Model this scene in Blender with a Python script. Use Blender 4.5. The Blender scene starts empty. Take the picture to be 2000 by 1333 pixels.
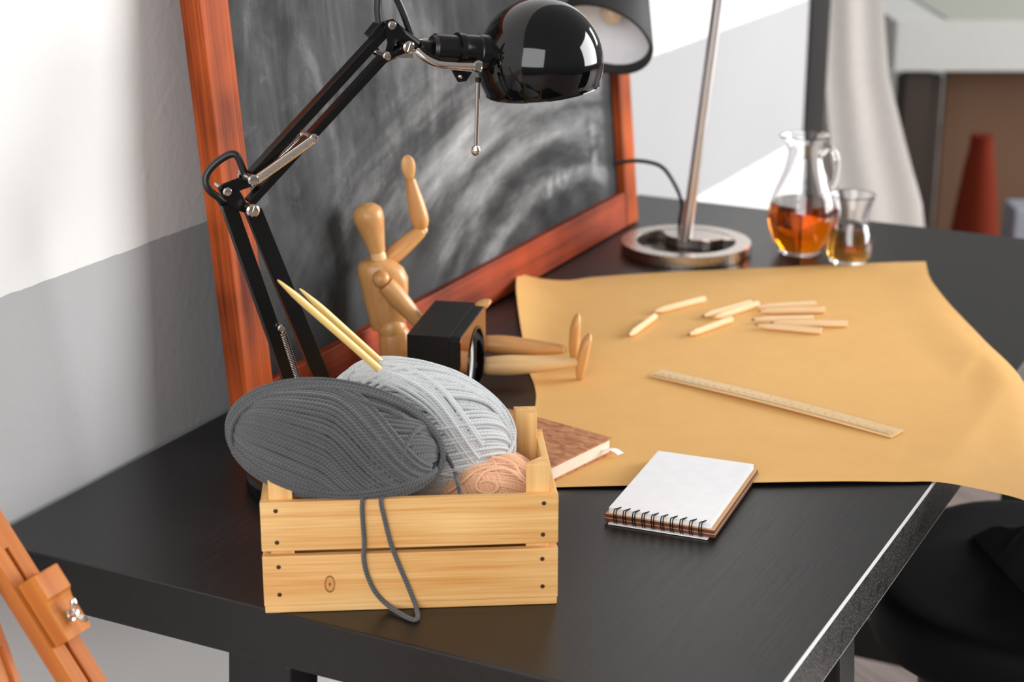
import bpy, bmesh, math, random
import numpy as np
from mathutils import Matrix, Vector
random.seed(7); rng = np.random.default_rng(7)
SC = bpy.context.scene
COL = SC.collection
DT = 0.74                                    # height of the desk top

# ---------------------------------------------------------------- camera frame (measured from the photograph)
FPX = 3533.6
C = np.array([1.1066, -1.1201, 1.4192])
R = np.array([0.8914, 0.4532, 0.0]); R /= np.linalg.norm(R)
PITCH = math.radians(18.0748)
Fh = np.array([-R[1], R[0], 0.0])
F = Fh*math.cos(PITCH) + np.array([0, 0, -math.sin(PITCH)])
U = Fh*math.sin(PITCH) + np.array([0, 0, math.cos(PITCH)])
UP = np.array([0, 0, 1.0])
def V(*a): return np.array(a, float)
def nrm(v): v = np.asarray(v, float); return v/np.linalg.norm(v)
def ray(x, y): return R*(x-1000)/FPX + U*(666.5-y)/FPX + F
def at(x, y, z=DT):
    d = ray(x, y); return C + d*((z-C[2])/d[2])
def atp(x, y, P, n):
    d = ray(x, y); n = np.asarray(n, float); return C + d*(((np.asarray(P)-C)@n)/(d@n))
def dep(x, y, Z): return C + ray(x, y)*Z

# ---------------------------------------------------------------- materials
def lin(c):
    return tuple(((v/255)/12.92 if v/255 <= .04045 else ((v/255+.055)/1.055)**2.4) for v in c[:3])
class Mat:
    def __init__(s, name):
        s.m = bpy.data.materials.new(name); s.m.use_nodes = True
        s.t = s.m.node_tree; s.n = s.t.nodes; s.l = s.t.links
        s.b = s.n['Principled BSDF']
    def node(s, typ, **kw):
        n = s.n.new(typ)
        for k, v in kw.items():
            if k.startswith('i_'):
                key = k[2:]; key = int(key) if key.isdigit() else key.replace('_', ' ')
                s.put(n.inputs[key], v)
            else: setattr(n, k, v)
        return n
    def put(s, sock, v):
        if isinstance(v, bpy.types.NodeSocket): s.l.new(v, sock)
        else: sock.default_value = v
    def math(s, op, a, b=0.0, c=None):
        n = s.n.new('ShaderNodeMath'); n.operation = op
        s.put(n.inputs[0], a); s.put(n.inputs[1], b)
        if c is not None: s.put(n.inputs[2], c)
        return n.outputs[0]
    def mix(s, f, a, b, blend='MIX'):
        n = s.n.new('ShaderNodeMix'); n.data_type = 'RGBA'; n.blend_type = blend
        s.put(n.inputs[0], f)
        for k, v in ((6, a), (7, b)):
            if isinstance(v, tuple) and len(v) == 3: v = (*v, 1)
            s.put(n.inputs[k], v)
        return n.outputs[2]
    def ramp(s, f, stops):
        n = s.n.new('ShaderNodeValToRGB'); e = n.color_ramp.elements
        while len(e) < len(stops): e.new(.5)
        for k, (p, c) in enumerate(stops):
            e[k].position = p; e[k].color = (*c, 1) if len(c) == 3 else c
        s.put(n.inputs[0], f); return n.outputs[0]
    def coord(s, which='Object'): return s.n.new('ShaderNodeTexCoord').outputs[which]
    def mapping(s, vec, scale=(1, 1, 1), loc=(0, 0, 0), rot=(0, 0, 0)):
        n = s.n.new('ShaderNodeMapping'); s.l.new(vec, n.inputs[0])
        s.put(n.inputs[1], loc); n.inputs[2].default_value = rot; n.inputs[3].default_value = scale
        return n.outputs[0]
    def noise(s, vec, scale=5, detail=3, rough=.5, dist=0, out=0):
        n = s.n.new('ShaderNodeTexNoise'); s.l.new(vec, n.inputs['Vector'])
        n.inputs['Scale'].default_value = scale; n.inputs['Detail'].default_value = detail
        n.inputs['Roughness'].default_value = rough; n.inputs['Distortion'].default_value = dist
        return n.outputs[out]
    def bump(s, h, strength=.3, dist=.001):
        n = s.n.new('ShaderNodeBump'); n.inputs['Strength'].default_value = strength
        n.inputs['Distance'].default_value = dist; s.put(n.inputs['Height'], h)
        s.l.new(n.outputs[0], s.b.inputs['Normal'])
    def set(s, **kw):
        for k, v in kw.items():
            key = {'color': 'Base Color', 'rough': 'Roughness', 'metal': 'Metallic', 'ior': 'IOR', 'trans': 'Transmission Weight',
                   'coat': 'Coat Weight', 'coatr': 'Coat Roughness', 'spec': 'Specular IOR Level', 'sheen': 'Sheen Weight'}[k]
            if key == 'Base Color' and isinstance(v, tuple) and len(v) == 3: v = (*v, 1)
            s.put(s.b.inputs[key], v)
        return s
def sep(m, vec):
    n = m.n.new('ShaderNodeSeparateXYZ'); m.l.new(vec, n.inputs[0]); return n.outputs
def objrand(m):
    return m.n.new('ShaderNodeObjectInfo').outputs['Random']

def plain(name, c, rough=.5, **kw):
    """one colour with a faint procedural unevenness in tone and gloss"""
    m = Mat(name); v = m.coord(); n = m.noise(v, 60, 3)
    cl = lin(c)
    m.set(color=m.mix(n, tuple(x*.93 for x in cl), tuple(min(1, x*1.05) for x in cl)), rough=rough, **kw)
    return m.m
def wood(name, light, dark, streak=1.0, rough=.45, knot=None, ringscale=60, spec=.4, bump=.15, spread=(.3, .7)):
    """grain runs along the local x axis of the part"""
    m = Mat(name); v = m.coord(); r = objrand(m)
    off = m.math('MULTIPLY', r, 7.3)
    cmb = m.n.new('ShaderNodeCombineXYZ'); m.put(cmb.inputs[0], off); m.put(cmb.inputs[1], off); m.put(cmb.inputs[2], off)
    add = m.n.new('ShaderNodeVectorMath'); add.operation = 'ADD'; m.l.new(v, add.inputs[0]); m.l.new(cmb.outputs[0], add.inputs[1])
    p = m.mapping(add.outputs[0], scale=(.022, 1, 1))
    n1 = m.noise(p, ringscale*1.5, 4, .6, .25)
    n2 = m.noise(m.mapping(add.outputs[0], scale=(.02, 1, 1)), ringscale*9, 2, .6)
    n3 = m.noise(add.outputs[0], 9, 2)
    f = m.math('ADD', m.math('MULTIPLY', n1, .65), m.math('MULTIPLY', n2, .35))
    f = m.math('ADD', f, m.math('MULTIPLY', m.math('SUBTRACT', n3, .5), .35*streak))
    col = m.ramp(f, [(spread[0], lin(dark)), (spread[1], lin(light))])
    if knot:
        kx, kz, ks = knot
        q = m.mapping(v, loc=(-kx, 0, -kz)); s = sep(m, q)
        wob = m.math('MULTIPLY', m.math('SUBTRACT', m.noise(v, 120, 2), .5), .0022)
        dx = m.math('MULTIPLY', s[0], 1.75)
        d = m.math('ADD', m.math('SQRT', m.math('ADD', m.math('MULTIPLY', dx, dx), m.math('MULTIPLY', s[2], s[2]))), wob)
        ring = m.math('COMPARE', d, ks, .0009); core = m.math('LESS_THAN', d, .0016); inside = m.math('LESS_THAN', d, ks)
        col = m.mix(m.math('MULTIPLY', inside, .45), col, lin((196, 128, 62)))
        col = m.mix(m.math('MULTIPLY', m.math('MAXIMUM', ring, core), .75), col, lin((104, 56, 26)))
    m.set(color=col, rough=rough, spec=spec)
    m.bump(n2, bump, .0006)
    return m.m

M = {}
# --- walls: white / grey band / white, painted plaster
m = Mat('painted_plaster'); g = m.n.new('ShaderNodeNewGeometry').outputs['Position']; z = sep(m, g)[2]
wob = m.math('MULTIPLY', m.math('SUBTRACT', m.noise(g, 35, 2), .5), .004)
zz = m.math('ADD', z, wob)
band = m.math('MULTIPLY', m.math('GREATER_THAN', zz, .672), m.math('LESS_THAN', zz, .9508))
tone = m.noise(g, 3, 3)
m.set(color=m.mix(band, m.mix(tone, lin((228, 227, 225)), lin((234, 233, 231))), m.mix(tone, lin((172, 172, 173)), lin((179, 179, 180)))), rough=.75, spec=.25)
vb = m.noise(g, 75, 4, .55); vb2 = m.noise(g, 420, 2)
vo = m.node('ShaderNodeTexVoronoi'); m.l.new(g, vo.inputs['Vector']); vo.inputs['Scale'].default_value = 26
bl = m.math('SMOOTH_MIN', vo.outputs['Distance'], .16, .06)
m.bump(m.math('SUBTRACT', m.math('ADD', m.math('MULTIPLY', vb, .7), m.math('MULTIPLY', vb2, .12)), m.math('MULTIPLY', bl, 3.0)), .32, .0022)
M['plaster'] = m.m
M['farwall'] = plain('far_wall_paint', (150, 150, 146), .8)
# --- floor: grey brown laminate boards
m = Mat('laminate_boards'); g = m.n.new('ShaderNodeNewGeometry').outputs['Position']
mp = m.mapping(g, rot=(0, 0, math.radians(35)))
br = m.node('ShaderNodeTexBrick'); m.l.new(mp, br.inputs['Vector']); br.inputs['Scale'].default_value = 1.0
br.inputs['Brick Width'].default_value = 1.2; br.inputs['Row Height'].default_value = .16; br.inputs['Mortar Size'].default_value = .0016
br.inputs['Color1'].default_value = (*lin((122, 108, 103)), 1); br.inputs['Color2'].default_value = (*lin((140, 126, 119)), 1); br.inputs['Mortar'].default_value = (*lin((52, 44, 42)), 1)
gr = m.noise(m.mapping(mp, scale=(.07, 1, 1)), 60, 5, .6)
m.set(color=m.mix(.55, br.outputs['Color'], m.ramp(gr, [(.3, lin((88, 76, 72))), (.7, lin((158, 143, 136)))])), rough=.45)
M['floor'] = m.m
# --- desk: black-brown stained ash
m = Mat('black_brown_ash'); v = m.coord('Object')
gr = m.noise(m.mapping(v, scale=(1, .035, 1)), 240, 4, .65); gr2 = m.noise(m.mapping(v, scale=(1, .02, 1)), 900, 2, .6)
gg = m.math('ADD', m.math('MULTIPLY', gr, .6), m.math('MULTIPLY', gr2, .4))
fl = m.noise(m.mapping(v, scale=(1, .35, 1)), 900, 2, .7)
geo = m.n.new('ShaderNodeNewGeometry'); nx = sep(m, geo.outputs['Normal'])[0]
edge = m.math('GREATER_THAN', nx, .975); flm = m.math('MULTIPLY', m.math('GREATER_THAN', fl, .57), edge)
flm = m.math('MULTIPLY', flm, m.math('GREATER_THAN', m.noise(v, 60, 3), .40))
scuff = m.math('MULTIPLY', m.math('GREATER_THAN', m.noise(m.mapping(v, scale=(1, .4, 1)), 620, 2, .6), .73), .35)
edge_highlight = m.math('MULTIPLY', m.math('LESS_THAN', m.math('ADD', sep(m, v)[1], m.math('MULTIPLY', m.noise(v, 30, 3), .12)), -.10), m.math('MULTIPLY', m.math('GREATER_THAN', nx, .1), m.math('LESS_THAN', nx, .968)))  # mask for the window highlight painted near-white along the right edge bevel
col = m.ramp(gg, [(.3, lin((12, 11, 11))), (.7, lin((26, 24, 23)))])
col = m.mix(m.math('MULTIPLY', flm, .75), col, lin((122, 120, 116)))
col = m.mix(m.math('MULTIPLY', scuff, m.math('GREATER_THAN', m.noise(v, 9, 2), .5)), col, lin((120, 116, 112)))
col = m.mix(m.math('MULTIPLY', edge_highlight, .9), col, lin((236, 235, 232)))
m.set(color=col, rough=m.math('ADD', .27, m.math('MULTIPLY', gg, .20)), spec=.5)
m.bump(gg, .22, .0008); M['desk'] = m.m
M['trestle'] = plain('black_lacquer', (20, 19, 19), .45)
# --- blackboard
M['redwood'] = wood('red_stained_pine', (196, 92, 40), (92, 34, 15), 1.9, .55, ringscale=34, spread=(.30, .72), spec=.12)
M['redwood_dk'] = wood('red_stained_pine_deep', (176, 74, 38), (94, 34, 17), 1.9, .5, ringscale=30, spread=(.30, .72), spec=.15)
def chalk_material(L, H):
    m = Mat('chalk_smeared_slate'); v = m.coord(); s = sep(m, v)      # x along the board, y up, origin at the centre
    x = m.math('ADD', s[0], L/2); y = m.math('ADD', s[1], H/2)
    def band(val, lo, hi, w):
        n = m.n.new('ShaderNodeMapRange'); n.interpolation_type = 'SMOOTHSTEP'
        m.put(n.inputs[0], val); n.inputs[1].default_value = lo; n.inputs[2].default_value = lo+w
        n2 = m.n.new('ShaderNodeMapRange'); n2.interpolation_type = 'SMOOTHSTEP'
        m.put(n2.inputs[0], val); n2.inputs[1].default_value = hi; n2.inputs[2].default_value = hi+w
        return m.math('SUBTRACT', n.outputs[0], n2.outputs[0])
    # sweeping arcs around a centre near the lower right
    def polar(cx, cy, kr, kt, sc, off):
        dx = m.math('MULTIPLY', m.math('SUBTRACT', x, cx), .5); dy = m.math('SUBTRACT', y, cy)
        r = m.math('SQRT', m.math('ADD', m.math('MULTIPLY', dx, dx), m.math('MULTIPLY', dy, dy)))
        t = m.math('ARCTAN2', dy, dx)
        c = m.n.new('ShaderNodeCombineXYZ'); m.put(c.inputs[0], m.math('MULTIPLY', r, kr)); m.put(c.inputs[1], m.math('MULTIPLY', t, kt)); c.inputs[2].default_value = off
        return r, t, m.noise(c.outputs[0], sc, 5, .62, .15)
    r1, t1, n1 = polar(.78, -.05, 1, .09, 34, .3)
    arcs = m.math('MULTIPLY', m.ramp(n1, [(.40, (0, 0, 0)), (.66, (1, 1, 1))]), m.math('MULTIPLY', band(r1, .06, .33, .10), band(t1, .25, 3.0, .4)))
    n2 = m.noise(m.mapping(v, scale=(1, .26, 1), rot=(0, 0, math.radians(-14))), 15, 6, .66, .7)
    streaks = m.math('MULTIPLY', m.ramp(n2, [(.42, (0, 0, 0)), (.70, (1, 1, 1))]), m.math('MULTIPLY', band(x, -.2, .40, .30), band(y, .10, 2, .22)))
    n3 = m.noise(v, 8, 5, .6, .4); haze = m.ramp(n3, [(.36, (0, 0, 0)), (.68, (1, 1, 1))])
    n4 = m.noise(v, 26, 4, .7, .5); blot = m.ramp(n4, [(.60, (0, 0, 0)), (.80, (1, 1, 1))])
    sw, st, nsw = polar(.78, -.05, 1, .04, 70, 1.7)
    sweep = m.math('MULTIPLY', m.math('MULTIPLY', band(sw, .190, .222, .025), band(st, .5, 2.65, .4)), m.math('ADD', .2, nsw))
    sweep2 = m.math('MULTIPLY', m.math('MULTIPLY', band(sw, .238, .285, .03), band(st, .7, 2.2, .5)), m.math('ADD', .2, nsw))
    sweep3 = m.math('MULTIPLY', m.math('MULTIPLY', band(sw, .125, .148, .02), band(st, .6, 2.3, .4)), m.math('ADD', .15, nsw))
    scr = m.math('MULTIPLY', m.math('MULTIPLY', band(x, .715, .835, .02), band(y, .072, .100, .012)), m.ramp(m.noise(m.mapping(v, scale=(1, .5, 1), rot=(0, 0, .6)), 55, 3, .6), [(.45, (0, 0, 0)), (.62, (1, 1, 1))]))
    corner = m.math('MULTIPLY', m.math('MULTIPLY', band(x, .885, .905, .012), band(y, .07, .15, .03)), m.ramp(m.noise(v, 45, 4, .6), [(.35, (0, 0, 0)), (.65, (1, 1, 1))]))
    low = m.math('MAXIMUM', band(y, .01, 3, .17), band(x, .36, 3, .12)); rim = band(x, .02, .925, .03)
    f = m.math('ADD', m.math('MULTIPLY', arcs, .29), m.math('MULTIPLY', streaks, .30))
    f = m.math('ADD', f, m.math('ADD', m.math('MULTIPLY', haze, .17), m.math('MULTIPLY', blot, .16)))
    f = m.math('ADD', f, m.math('ADD', m.math('MULTIPLY', sweep, .42), m.math('MULTIPLY', sweep2, .44)))
    f = m.math('ADD', f, m.math('ADD', m.math('MULTIPLY', corner, .4), m.math('ADD', m.math('MULTIPLY', sweep3, .40), m.math('MULTIPLY', scr, .26))))
    f = m.math('MULTIPLY', f, m.math('MULTIPLY', m.math('ADD', .18, m.math('MULTIPLY', low, .82)), m.math('ADD', .25, m.math('MULTIPLY', rim, .75))))
    fine = m.noise(v, 400, 2, .6)
    f = m.math('MULTIPLY', f, m.math('ADD', .8, m.math('MULTIPLY', fine, .4)))
    m.set(color=m.ramp(f, [(0, lin((34, 34, 35))), (.22, lin((72, 73, 74))), (.6, lin((140, 141, 142))), (1, lin((205, 205, 205)))]), rough=.65, spec=.12)
    return m.m
# --- paper, wood, yarn
m = Mat('kraft_paper'); v = m.coord(); n = m.noise(v, 30, 4, .6); n2 = m.noise(m.mapping(v, scale=(1, .3, 1)), 500, 2)
m.set(color=m.mix(m.math('ADD', m.math('MULTIPLY', n, .6), m.math('MULTIPLY', n2, .4)), lin((226, 174, 104)), lin((240, 190, 120))), rough=.65, spec=.2)
m.bump(m.math('ADD', m.noise(v, 14, 3), m.math('MULTIPLY', n2, .15)), .1, .002); M['kraft'] = m.m
M['pine'] = wood('pale_pine', (246, 205, 140), (206, 140, 66), .9, .5, ringscale=75)
M['pine_knot'] = wood('pale_pine_with_knot', (244, 200, 136), (208, 142, 68), .8, .5, knot=(-.0672, -.004, .0068), ringscale=70)
M['beech'] = wood('varnished_limewood', (226, 174, 112), (194, 134, 76), .5, .33, ringscale=55, spec=.5, bump=.05)
M['beech_pale'] = wood('pale_limewood', (244, 208, 156), (226, 180, 120), .5, .35, ringscale=55, bump=.05)
M['easelwood'] = wood('oiled_beech', (206, 130, 58), (168, 86, 38), .8, .45, ringscale=70, spec=.25)
M['bamboo'] = wood('bamboo', (246, 214, 140), (226, 180, 96), .4, .35, ringscale=90, bump=.06)
M['pencil'] = wood('raw_pencil_wood', (250, 224, 182), (236, 196, 146), .4, .55, ringscale=120, bump=.05)
M['rulerwood'] = wood('ruler_wood', (242, 208, 158), (220, 180, 126), .4, .5, ringscale=90, bump=.05)
def yarn(name, light, dark, plies=3, pitch=330.0):
    m = Mat(name); uv = m.coord('UV'); s = sep(m, uv)
    ph = m.math('ADD', m.math('MULTIPLY', s[0], pitch*6.2832), m.math('MULTIPLY', s[1], plies*6.2832))
    w = m.math('ADD', m.math('MULTIPLY', m.math('SINE', ph), .5), .5)
    g = m.n.new('ShaderNodeNewGeometry').outputs['Position']
    fib = m.noise(g, 1500, 2, .7); big = m.noise(g, 70, 2)
    c = m.mix(m.math('ADD', m.math('MULTIPLY', w, .36), m.math('MULTIPLY', fib, .64)), lin(dark), lin(light))  # grooves between plies darkened in the colour, as shade
    c = m.mix(m.math('MULTIPLY', big, .25), c, lin(dark))
    m.set(color=c, rough=.9, spec=.15, sheen=.25)
    m.bump(m.math('ADD', m.math('MULTIPLY', w, .8), m.math('MULTIPLY', fib, .5)), .5, .0008)
    return m.m
M['yarn_dark'] = yarn('charcoal_wool', (122, 123, 124), (38, 39, 40))
M['yarn_light'] = yarn('silver_wool', (226, 228, 228), (170, 172, 173))
M['yarn_peach'] = yarn('peach_cotton', (250, 212, 176), (226, 166, 126), pitch=420)
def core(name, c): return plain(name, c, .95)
M['core_dark'] = core('charcoal_wool_core', (40, 40, 42)); M['core_light'] = core('silver_wool_core', (112, 114, 114)); M['core_peach'] = core('peach_cotton_core', (186, 116, 80))  # cores darker than their yarn: shade between strands put into the colour
# --- metals, plastics
M['blackgloss'] = plain('black_enamel', (7, 7, 7), .06, spec=.45)
M['blacksatin'] = plain('black_satin', (8, 8, 8), .28, spec=.35)
M['blackplastic'] = plain('black_plastic', (10, 10, 10), .28, spec=.4)
M['cable'] = plain('black_cable_rubber', (22, 22, 22), .4)
M['chrome'] = plain('bright_nickel', (222, 212, 202), .12, metal=1)
m = Mat('brushed_steel'); v = m.coord(); n = m.noise(m.mapping(v, scale=(1, 1, .02)), 300, 2)
m.set(color=lin((186, 176, 168)), metal=1, rough=m.math('ADD', .2, m.math('MULTIPLY', n, .14))); M['steel'] = m.m
M['polesteel'] = plain('satin_steel', (214, 212, 212), .4, metal=1)
M['shade_cloth'] = plain('black_shade_cloth', (40, 40, 41), .7)
M['shade_white'] = plain('white_shade_lining', (236, 239, 246), .7)
M['white_paper'] = plain('white_paper', (246, 246, 247), .7)
M['page_edge'] = plain('cream_page_edges', (250, 238, 220), .8)
M['cover_brown'] = plain('brown_board_edge', (96, 52, 36), .6)
M['cover_tan'] = plain('tan_board', (214, 164, 116), .6)
M['nail'] = plain('dark_nail', (70, 46, 34), .5, metal=.4)
M['ink'] = plain('ruler_ink', (54, 44, 32), .7)
def glass(name, c, ior, rough=0.0):
    m = Mat(name); m.set(color=tuple(c), trans=1.0, ior=ior, rough=rough); return m.m
M['glass'] = glass('clear_glass', (1, 1, 1), 1.45)
def tea(name, c, dens):
    m = Mat(name); m.set(color=(1, 1, 1), trans=1.0, ior=1.33, rough=0.0)
    va = m.n.new('ShaderNodeVolumeAbsorption'); va.inputs['Color'].default_value = (*c, 1); va.inputs['Density'].default_value = dens
    m.l.new(va.outputs[0], m.n['Material Output'].inputs['Volume']); return m.m
M['tea'] = tea('amber_tea', (.95, .73, .09), 100.0); M['tea_pale'] = tea('pale_amber_tea', (.95, .72, .14), 75.0)
M['bulb'] = plain('bulb_glass', (236, 214, 186), .1, spec=.8)
M['brass'] = plain('brass', (206, 160, 96), .25, metal=1)
M['chairblack'] = plain('black_upholstery', (6, 6, 6), .7, spec=.15)
m = Mat('dark_cloth'); v = m.coord(); n = m.noise(v, 500, 2)
m.set(color=m.mix(n, lin((15, 16, 18)), lin((24, 25, 28))), rough=.9, spec=.2); m.bump(n, .3, .001); M['jacket'] = m.m
M['curtain'] = plain('cream_curtain_cloth', (226, 218, 212), .9)
M['darktrim'] = plain('dark_grey_trim', (74, 72, 70), .6)
M['tablecloth'] = plain('white_tablecloth', (206, 206, 201), .8)
M['tabletopgreen'] = plain('grey_green_runner', (176, 178, 166), .8)
M['brownpanel'] = plain('brown_cardboard', (122, 90, 66), .7)
M['darkbrown'] = plain('gap_shade_brown', (58, 46, 38), .6)
M['redcer'] = plain('red_ceramic', (104, 36, 18), .8, spec=.1)
M['greyblue'] = plain('grey_blue_plastic', (150, 156, 166), .6)

# ---------------------------------------------------------------- mesh builder
WM = {}     # world matrices of everything built
class MB:
    def __init__(s): s.v = []; s.f = []; s.uv = []; s.n = 0
    def add(s, verts, faces, uv=None):
        verts = np.asarray(verts, float).reshape(-1, 3); b = s.n
        s.v.append(verts); s.uv.append(np.zeros((len(verts), 2)) if uv is None else np.asarray(uv, float))
        s.f.extend([tuple(int(i)+b for i in f) for f in faces]); s.n += len(verts); return s
    def box(s, c, size, fr=None):
        c = np.asarray(c, float); h = np.asarray(size, float)/2
        fr = np.eye(3) if fr is None else np.asarray(fr)         # rows are the local axes
        P = [c + fr[0]*h[0]*a + fr[1]*h[1]*b + fr[2]*h[2]*d for a in (-1, 1) for b in (-1, 1) for d in (-1, 1)]
        flip = np.linalg.det(fr) < 0
        Q = [(0, 1, 3, 2), (4, 6, 7, 5), (0, 4, 5, 1), (2, 3, 7, 6), (0, 2, 6, 4), (1, 5, 7, 3)]
        return s.add(P, [q[::-1] for q in Q] if flip else Q)
    def prism(s, poly, ext):
        poly = [np.asarray(p, float) for p in poly]; ext = np.asarray(ext, float); n = len(poly)
        nr = sum(np.cross(poly[i]-poly[0], poly[(i+1) % n]-poly[0]) for i in range(1, n-1))
        if nr@ext > 0: poly = poly[::-1]
        P = poly + [p+ext for p in poly]
        return s.add(P, [tuple(range(n)), tuple(range(2*n-1, n-1, -1))] + [(i, i+n, (i+1) % n+n, (i+1) % n) for i in range(n)])
    def rings(s, rings, cap=True, closed=False):
        """loft rings given as (k,3) arrays, all the same length"""
        k = len(rings[0]); P = np.concatenate([np.asarray(r) for r in rings]); n = len(rings); fs = []
        for i in range(n if closed else n-1):
            a, b = i*k, ((i+1) % n)*k
            fs += [(a+j, a+(j+1) % k, b+(j+1) % k, b+j) for j in range(k)]
        if cap and not closed: fs += [tuple(range(k-1, -1, -1)), tuple(range((n-1)*k, n*k))]
        return s.add(P, fs)
    def loft(s, sect, A, B, k=24, cap=True, p=2.0):
        """sect: (centre, half a, half b); A x B points along the loft"""
        th = np.linspace(0, 2*np.pi, k, endpoint=False); cx = np.cos(th); sy = np.sin(th)
        cx = np.sign(cx)*np.abs(cx)**(2/p); sy = np.sign(sy)*np.abs(sy)**(2/p)
        return s.rings([np.asarray(c)[None]+np.outer(cx*a, A)+np.outer(sy*b, B) for c, a, b in sect], cap)
    def tube(s, path, r, k=12, cap=True, uv=False, normals=None, square=False, up=None):
        P = np.asarray(path, float); n = len(P); rr = np.full(n, r, float) if np.isscalar(r) else np.asarray(r, float)
        T = np.gradient(P, axis=0); T /= np.linalg.norm(T, axis=1)[:, None]+1e-12
        if normals is None:
            u = np.asarray(up, float) if up is not None else (UP if abs(T[0]@UP) < .9 else V(1, 0, 0))
            N = np.zeros_like(P); u = u - T[0]*(u@T[0]); N[0] = nrm(u)
            for i in range(1, n):
                w = N[i-1]-T[i]*(N[i-1]@T[i]); N[i] = w/(np.linalg.norm(w)+1e-12)
        else:
            N = np.asarray(normals); N = N - T*np.sum(N*T, 1)[:, None]; N /= np.linalg.norm(N, axis=1)[:, None]+1e-12
        B = np.cross(T, N); kk = k+1 if uv else k
        th = np.linspace(0, 2*np.pi, k, endpoint=False) if not uv else np.linspace(0, 2*np.pi, k+1)
        X = P[:, None]+rr[:, None, None]*(np.cos(th)[None, :, None]*N[:, None]+np.sin(th)[None, :, None]*B[:, None])
        fs = []
        for i in range(n-1):
            a, b = i*kk, (i+1)*kk
            if uv: fs += [(a+j, a+j+1, b+j+1, b+j) for j in range(k)]
            else: fs += [(a+j, a+(j+1) % k, b+(j+1) % k, b+j) for j in range(k)]
        if cap: fs += [tuple(range(k-1, -1, -1)), tuple((n-1)*kk+j for j in range(k))]
        U2 = None
        if uv:
            d = np.concatenate([[0], np.cumsum(np.linalg.norm(np.diff(P, axis=0), axis=1))])
            U2 = np.stack([np.repeat(d, kk), np.tile(np.linspace(0, 1, kk), n)], 1)
        return s.add(X.reshape(-1, 3), fs, U2)
    def bar(s, p0, p1, w, h, up):
        """rectangular bar: w across, h along up"""
        p0 = np.asarray(p0, float); p1 = np.asarray(p1, float); t = nrm(p1-p0); u = nrm(np.asarray(up)-t*(np.asarray(up)@t)); x = np.cross(t, u)
        return s.box((p0+p1)/2, (np.linalg.norm(p1-p0), w, h), np.array([t, -x, u]))
    def lathe(s, prof, o, k=48, axis=None, ref=None, closed=False):
        """prof: (radius, height) pairs up the axis"""
        ax = UP if axis is None else nrm(axis); a = nrm(np.cross(ax, V(.3, .8, .52) if ref is None else ref)); b = np.cross(ax, a)
        th = np.linspace(0, 2*np.pi, k, endpoint=False); o = np.asarray(o, float)
        return s.rings([o+ax*h+r*(np.cos(th)[:, None]*a+np.sin(th)[:, None]*b) for r, h in prof], cap=not closed, closed=closed)
    def ball(s, c, r, k=20, n=11, ax=None, radii=None):
        ax = UP if ax is None else nrm(ax); pr = [(max(1e-5, math.sin(math.pi*i/n))*r, -math.cos(math.pi*i/n)*r) for i in range(n+1)]
        return s.lathe(pr, c, k, ax)
    def build(s, name, mat, parent=None, frame=None, bevel=0, seg=2, sharp=35, origin=None, label=None, kind=None, base=False):
        v = np.concatenate(s.v); uv = np.concatenate(s.uv)
        lo, hi = v.min(0), v.max(0); o = (lo+hi)/2 if origin is None else np.asarray(origin, float)
        if base: o[2] = lo[2]
        fr = np.eye(3) if frame is None else np.asarray(frame)          # rows: local axes in the world
        if np.linalg.det(fr) < 0: fr = np.array([fr[0], -fr[1], fr[2]])
        lv = (v-o)@fr.T
        me = bpy.data.meshes.new(name); me.from_pydata(lv.tolist(), [], s.f)
        if np.any(uv):
            ul = me.uv_layers.new(name='UVMap'); li = np.empty(len(me.loops), dtype=np.int32); me.loops.foreach_get('vertex_index', li)
            ul.data.foreach_set('uv', uv[li].astype(np.float32).ravel())
        if bevel:
            bm = bmesh.new(); bm.from_mesh(me); bmesh.ops.remove_doubles(bm, verts=bm.verts, dist=1e-6)
            es = [e for e in bm.edges if len(e.link_faces) == 2 and e.calc_face_angle(0) > math.radians(25)]
            bmesh.ops.bevel(bm, geom=es, offset=bevel, segments=seg, profile=.6, affect='EDGES', clamp_overlap=True); bm.to_mesh(me); bm.free()
        if bevel: sharp = min(sharp, 12)
        me.materials.append(mat if not isinstance(mat, str) else M[mat])
        me.polygons.foreach_set('use_smooth', np.ones(len(me.polygons), dtype=bool)); me.set_sharp_from_angle(angle=math.radians(sharp)); me.update()
        ob = bpy.data.objects.new(name, me); COL.objects.link(ob)
        W = Matrix.Translation(Vector(o)) @ Matrix(fr.T.tolist()).to_4x4(); WM[ob] = W
        if parent is not None: ob.parent = parent; ob.matrix_basis = WM[parent].inverted() @ W
        else: ob.matrix_basis = W
        if label: ob['label'] = label
        if kind: ob['kind'] = kind
        return ob
def tag(o, label, cat, group=None, kind=None):
    o['label'] = label; o['category'] = cat
    if group: o['group'] = group
    if kind: o['kind'] = kind
    return o
def thing(name, loc, label, cat, group=None):
    o = bpy.data.objects.new(name, None); COL.objects.link(o); o.empty_display_size = .05
    W = Matrix.Translation(Vector(np.asarray(loc, float))); o.matrix_basis = W; WM[o] = W
    return tag(o, label, cat, group)
def struct(o): o['kind'] = 'structure'; return o
def spline(pts, n=40):
    """Catmull-Rom through the points"""
    P = np.asarray(pts, float); P = np.vstack([2*P[0]-P[1], P, 2*P[-1]-P[-2]]); out = []; m_ = len(P)-3
    for i in range(m_):
        t = np.linspace(0, 1, max(2, n//m_), endpoint=False)[:, None]; a, b, c, d = P[i:i+4]
        out.append(.5*(2*b+(c-a)*t+(2*a-5*b+4*c-d)*t*t+(3*b-a-3*c+d)*t**3))
    return np.vstack(out+[P[-2:-1]])
def cyl(m_, a, b, r, k=20): m_.tube([a, (np.asarray(a)+np.asarray(b))/2, b], r, k); return m_

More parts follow.
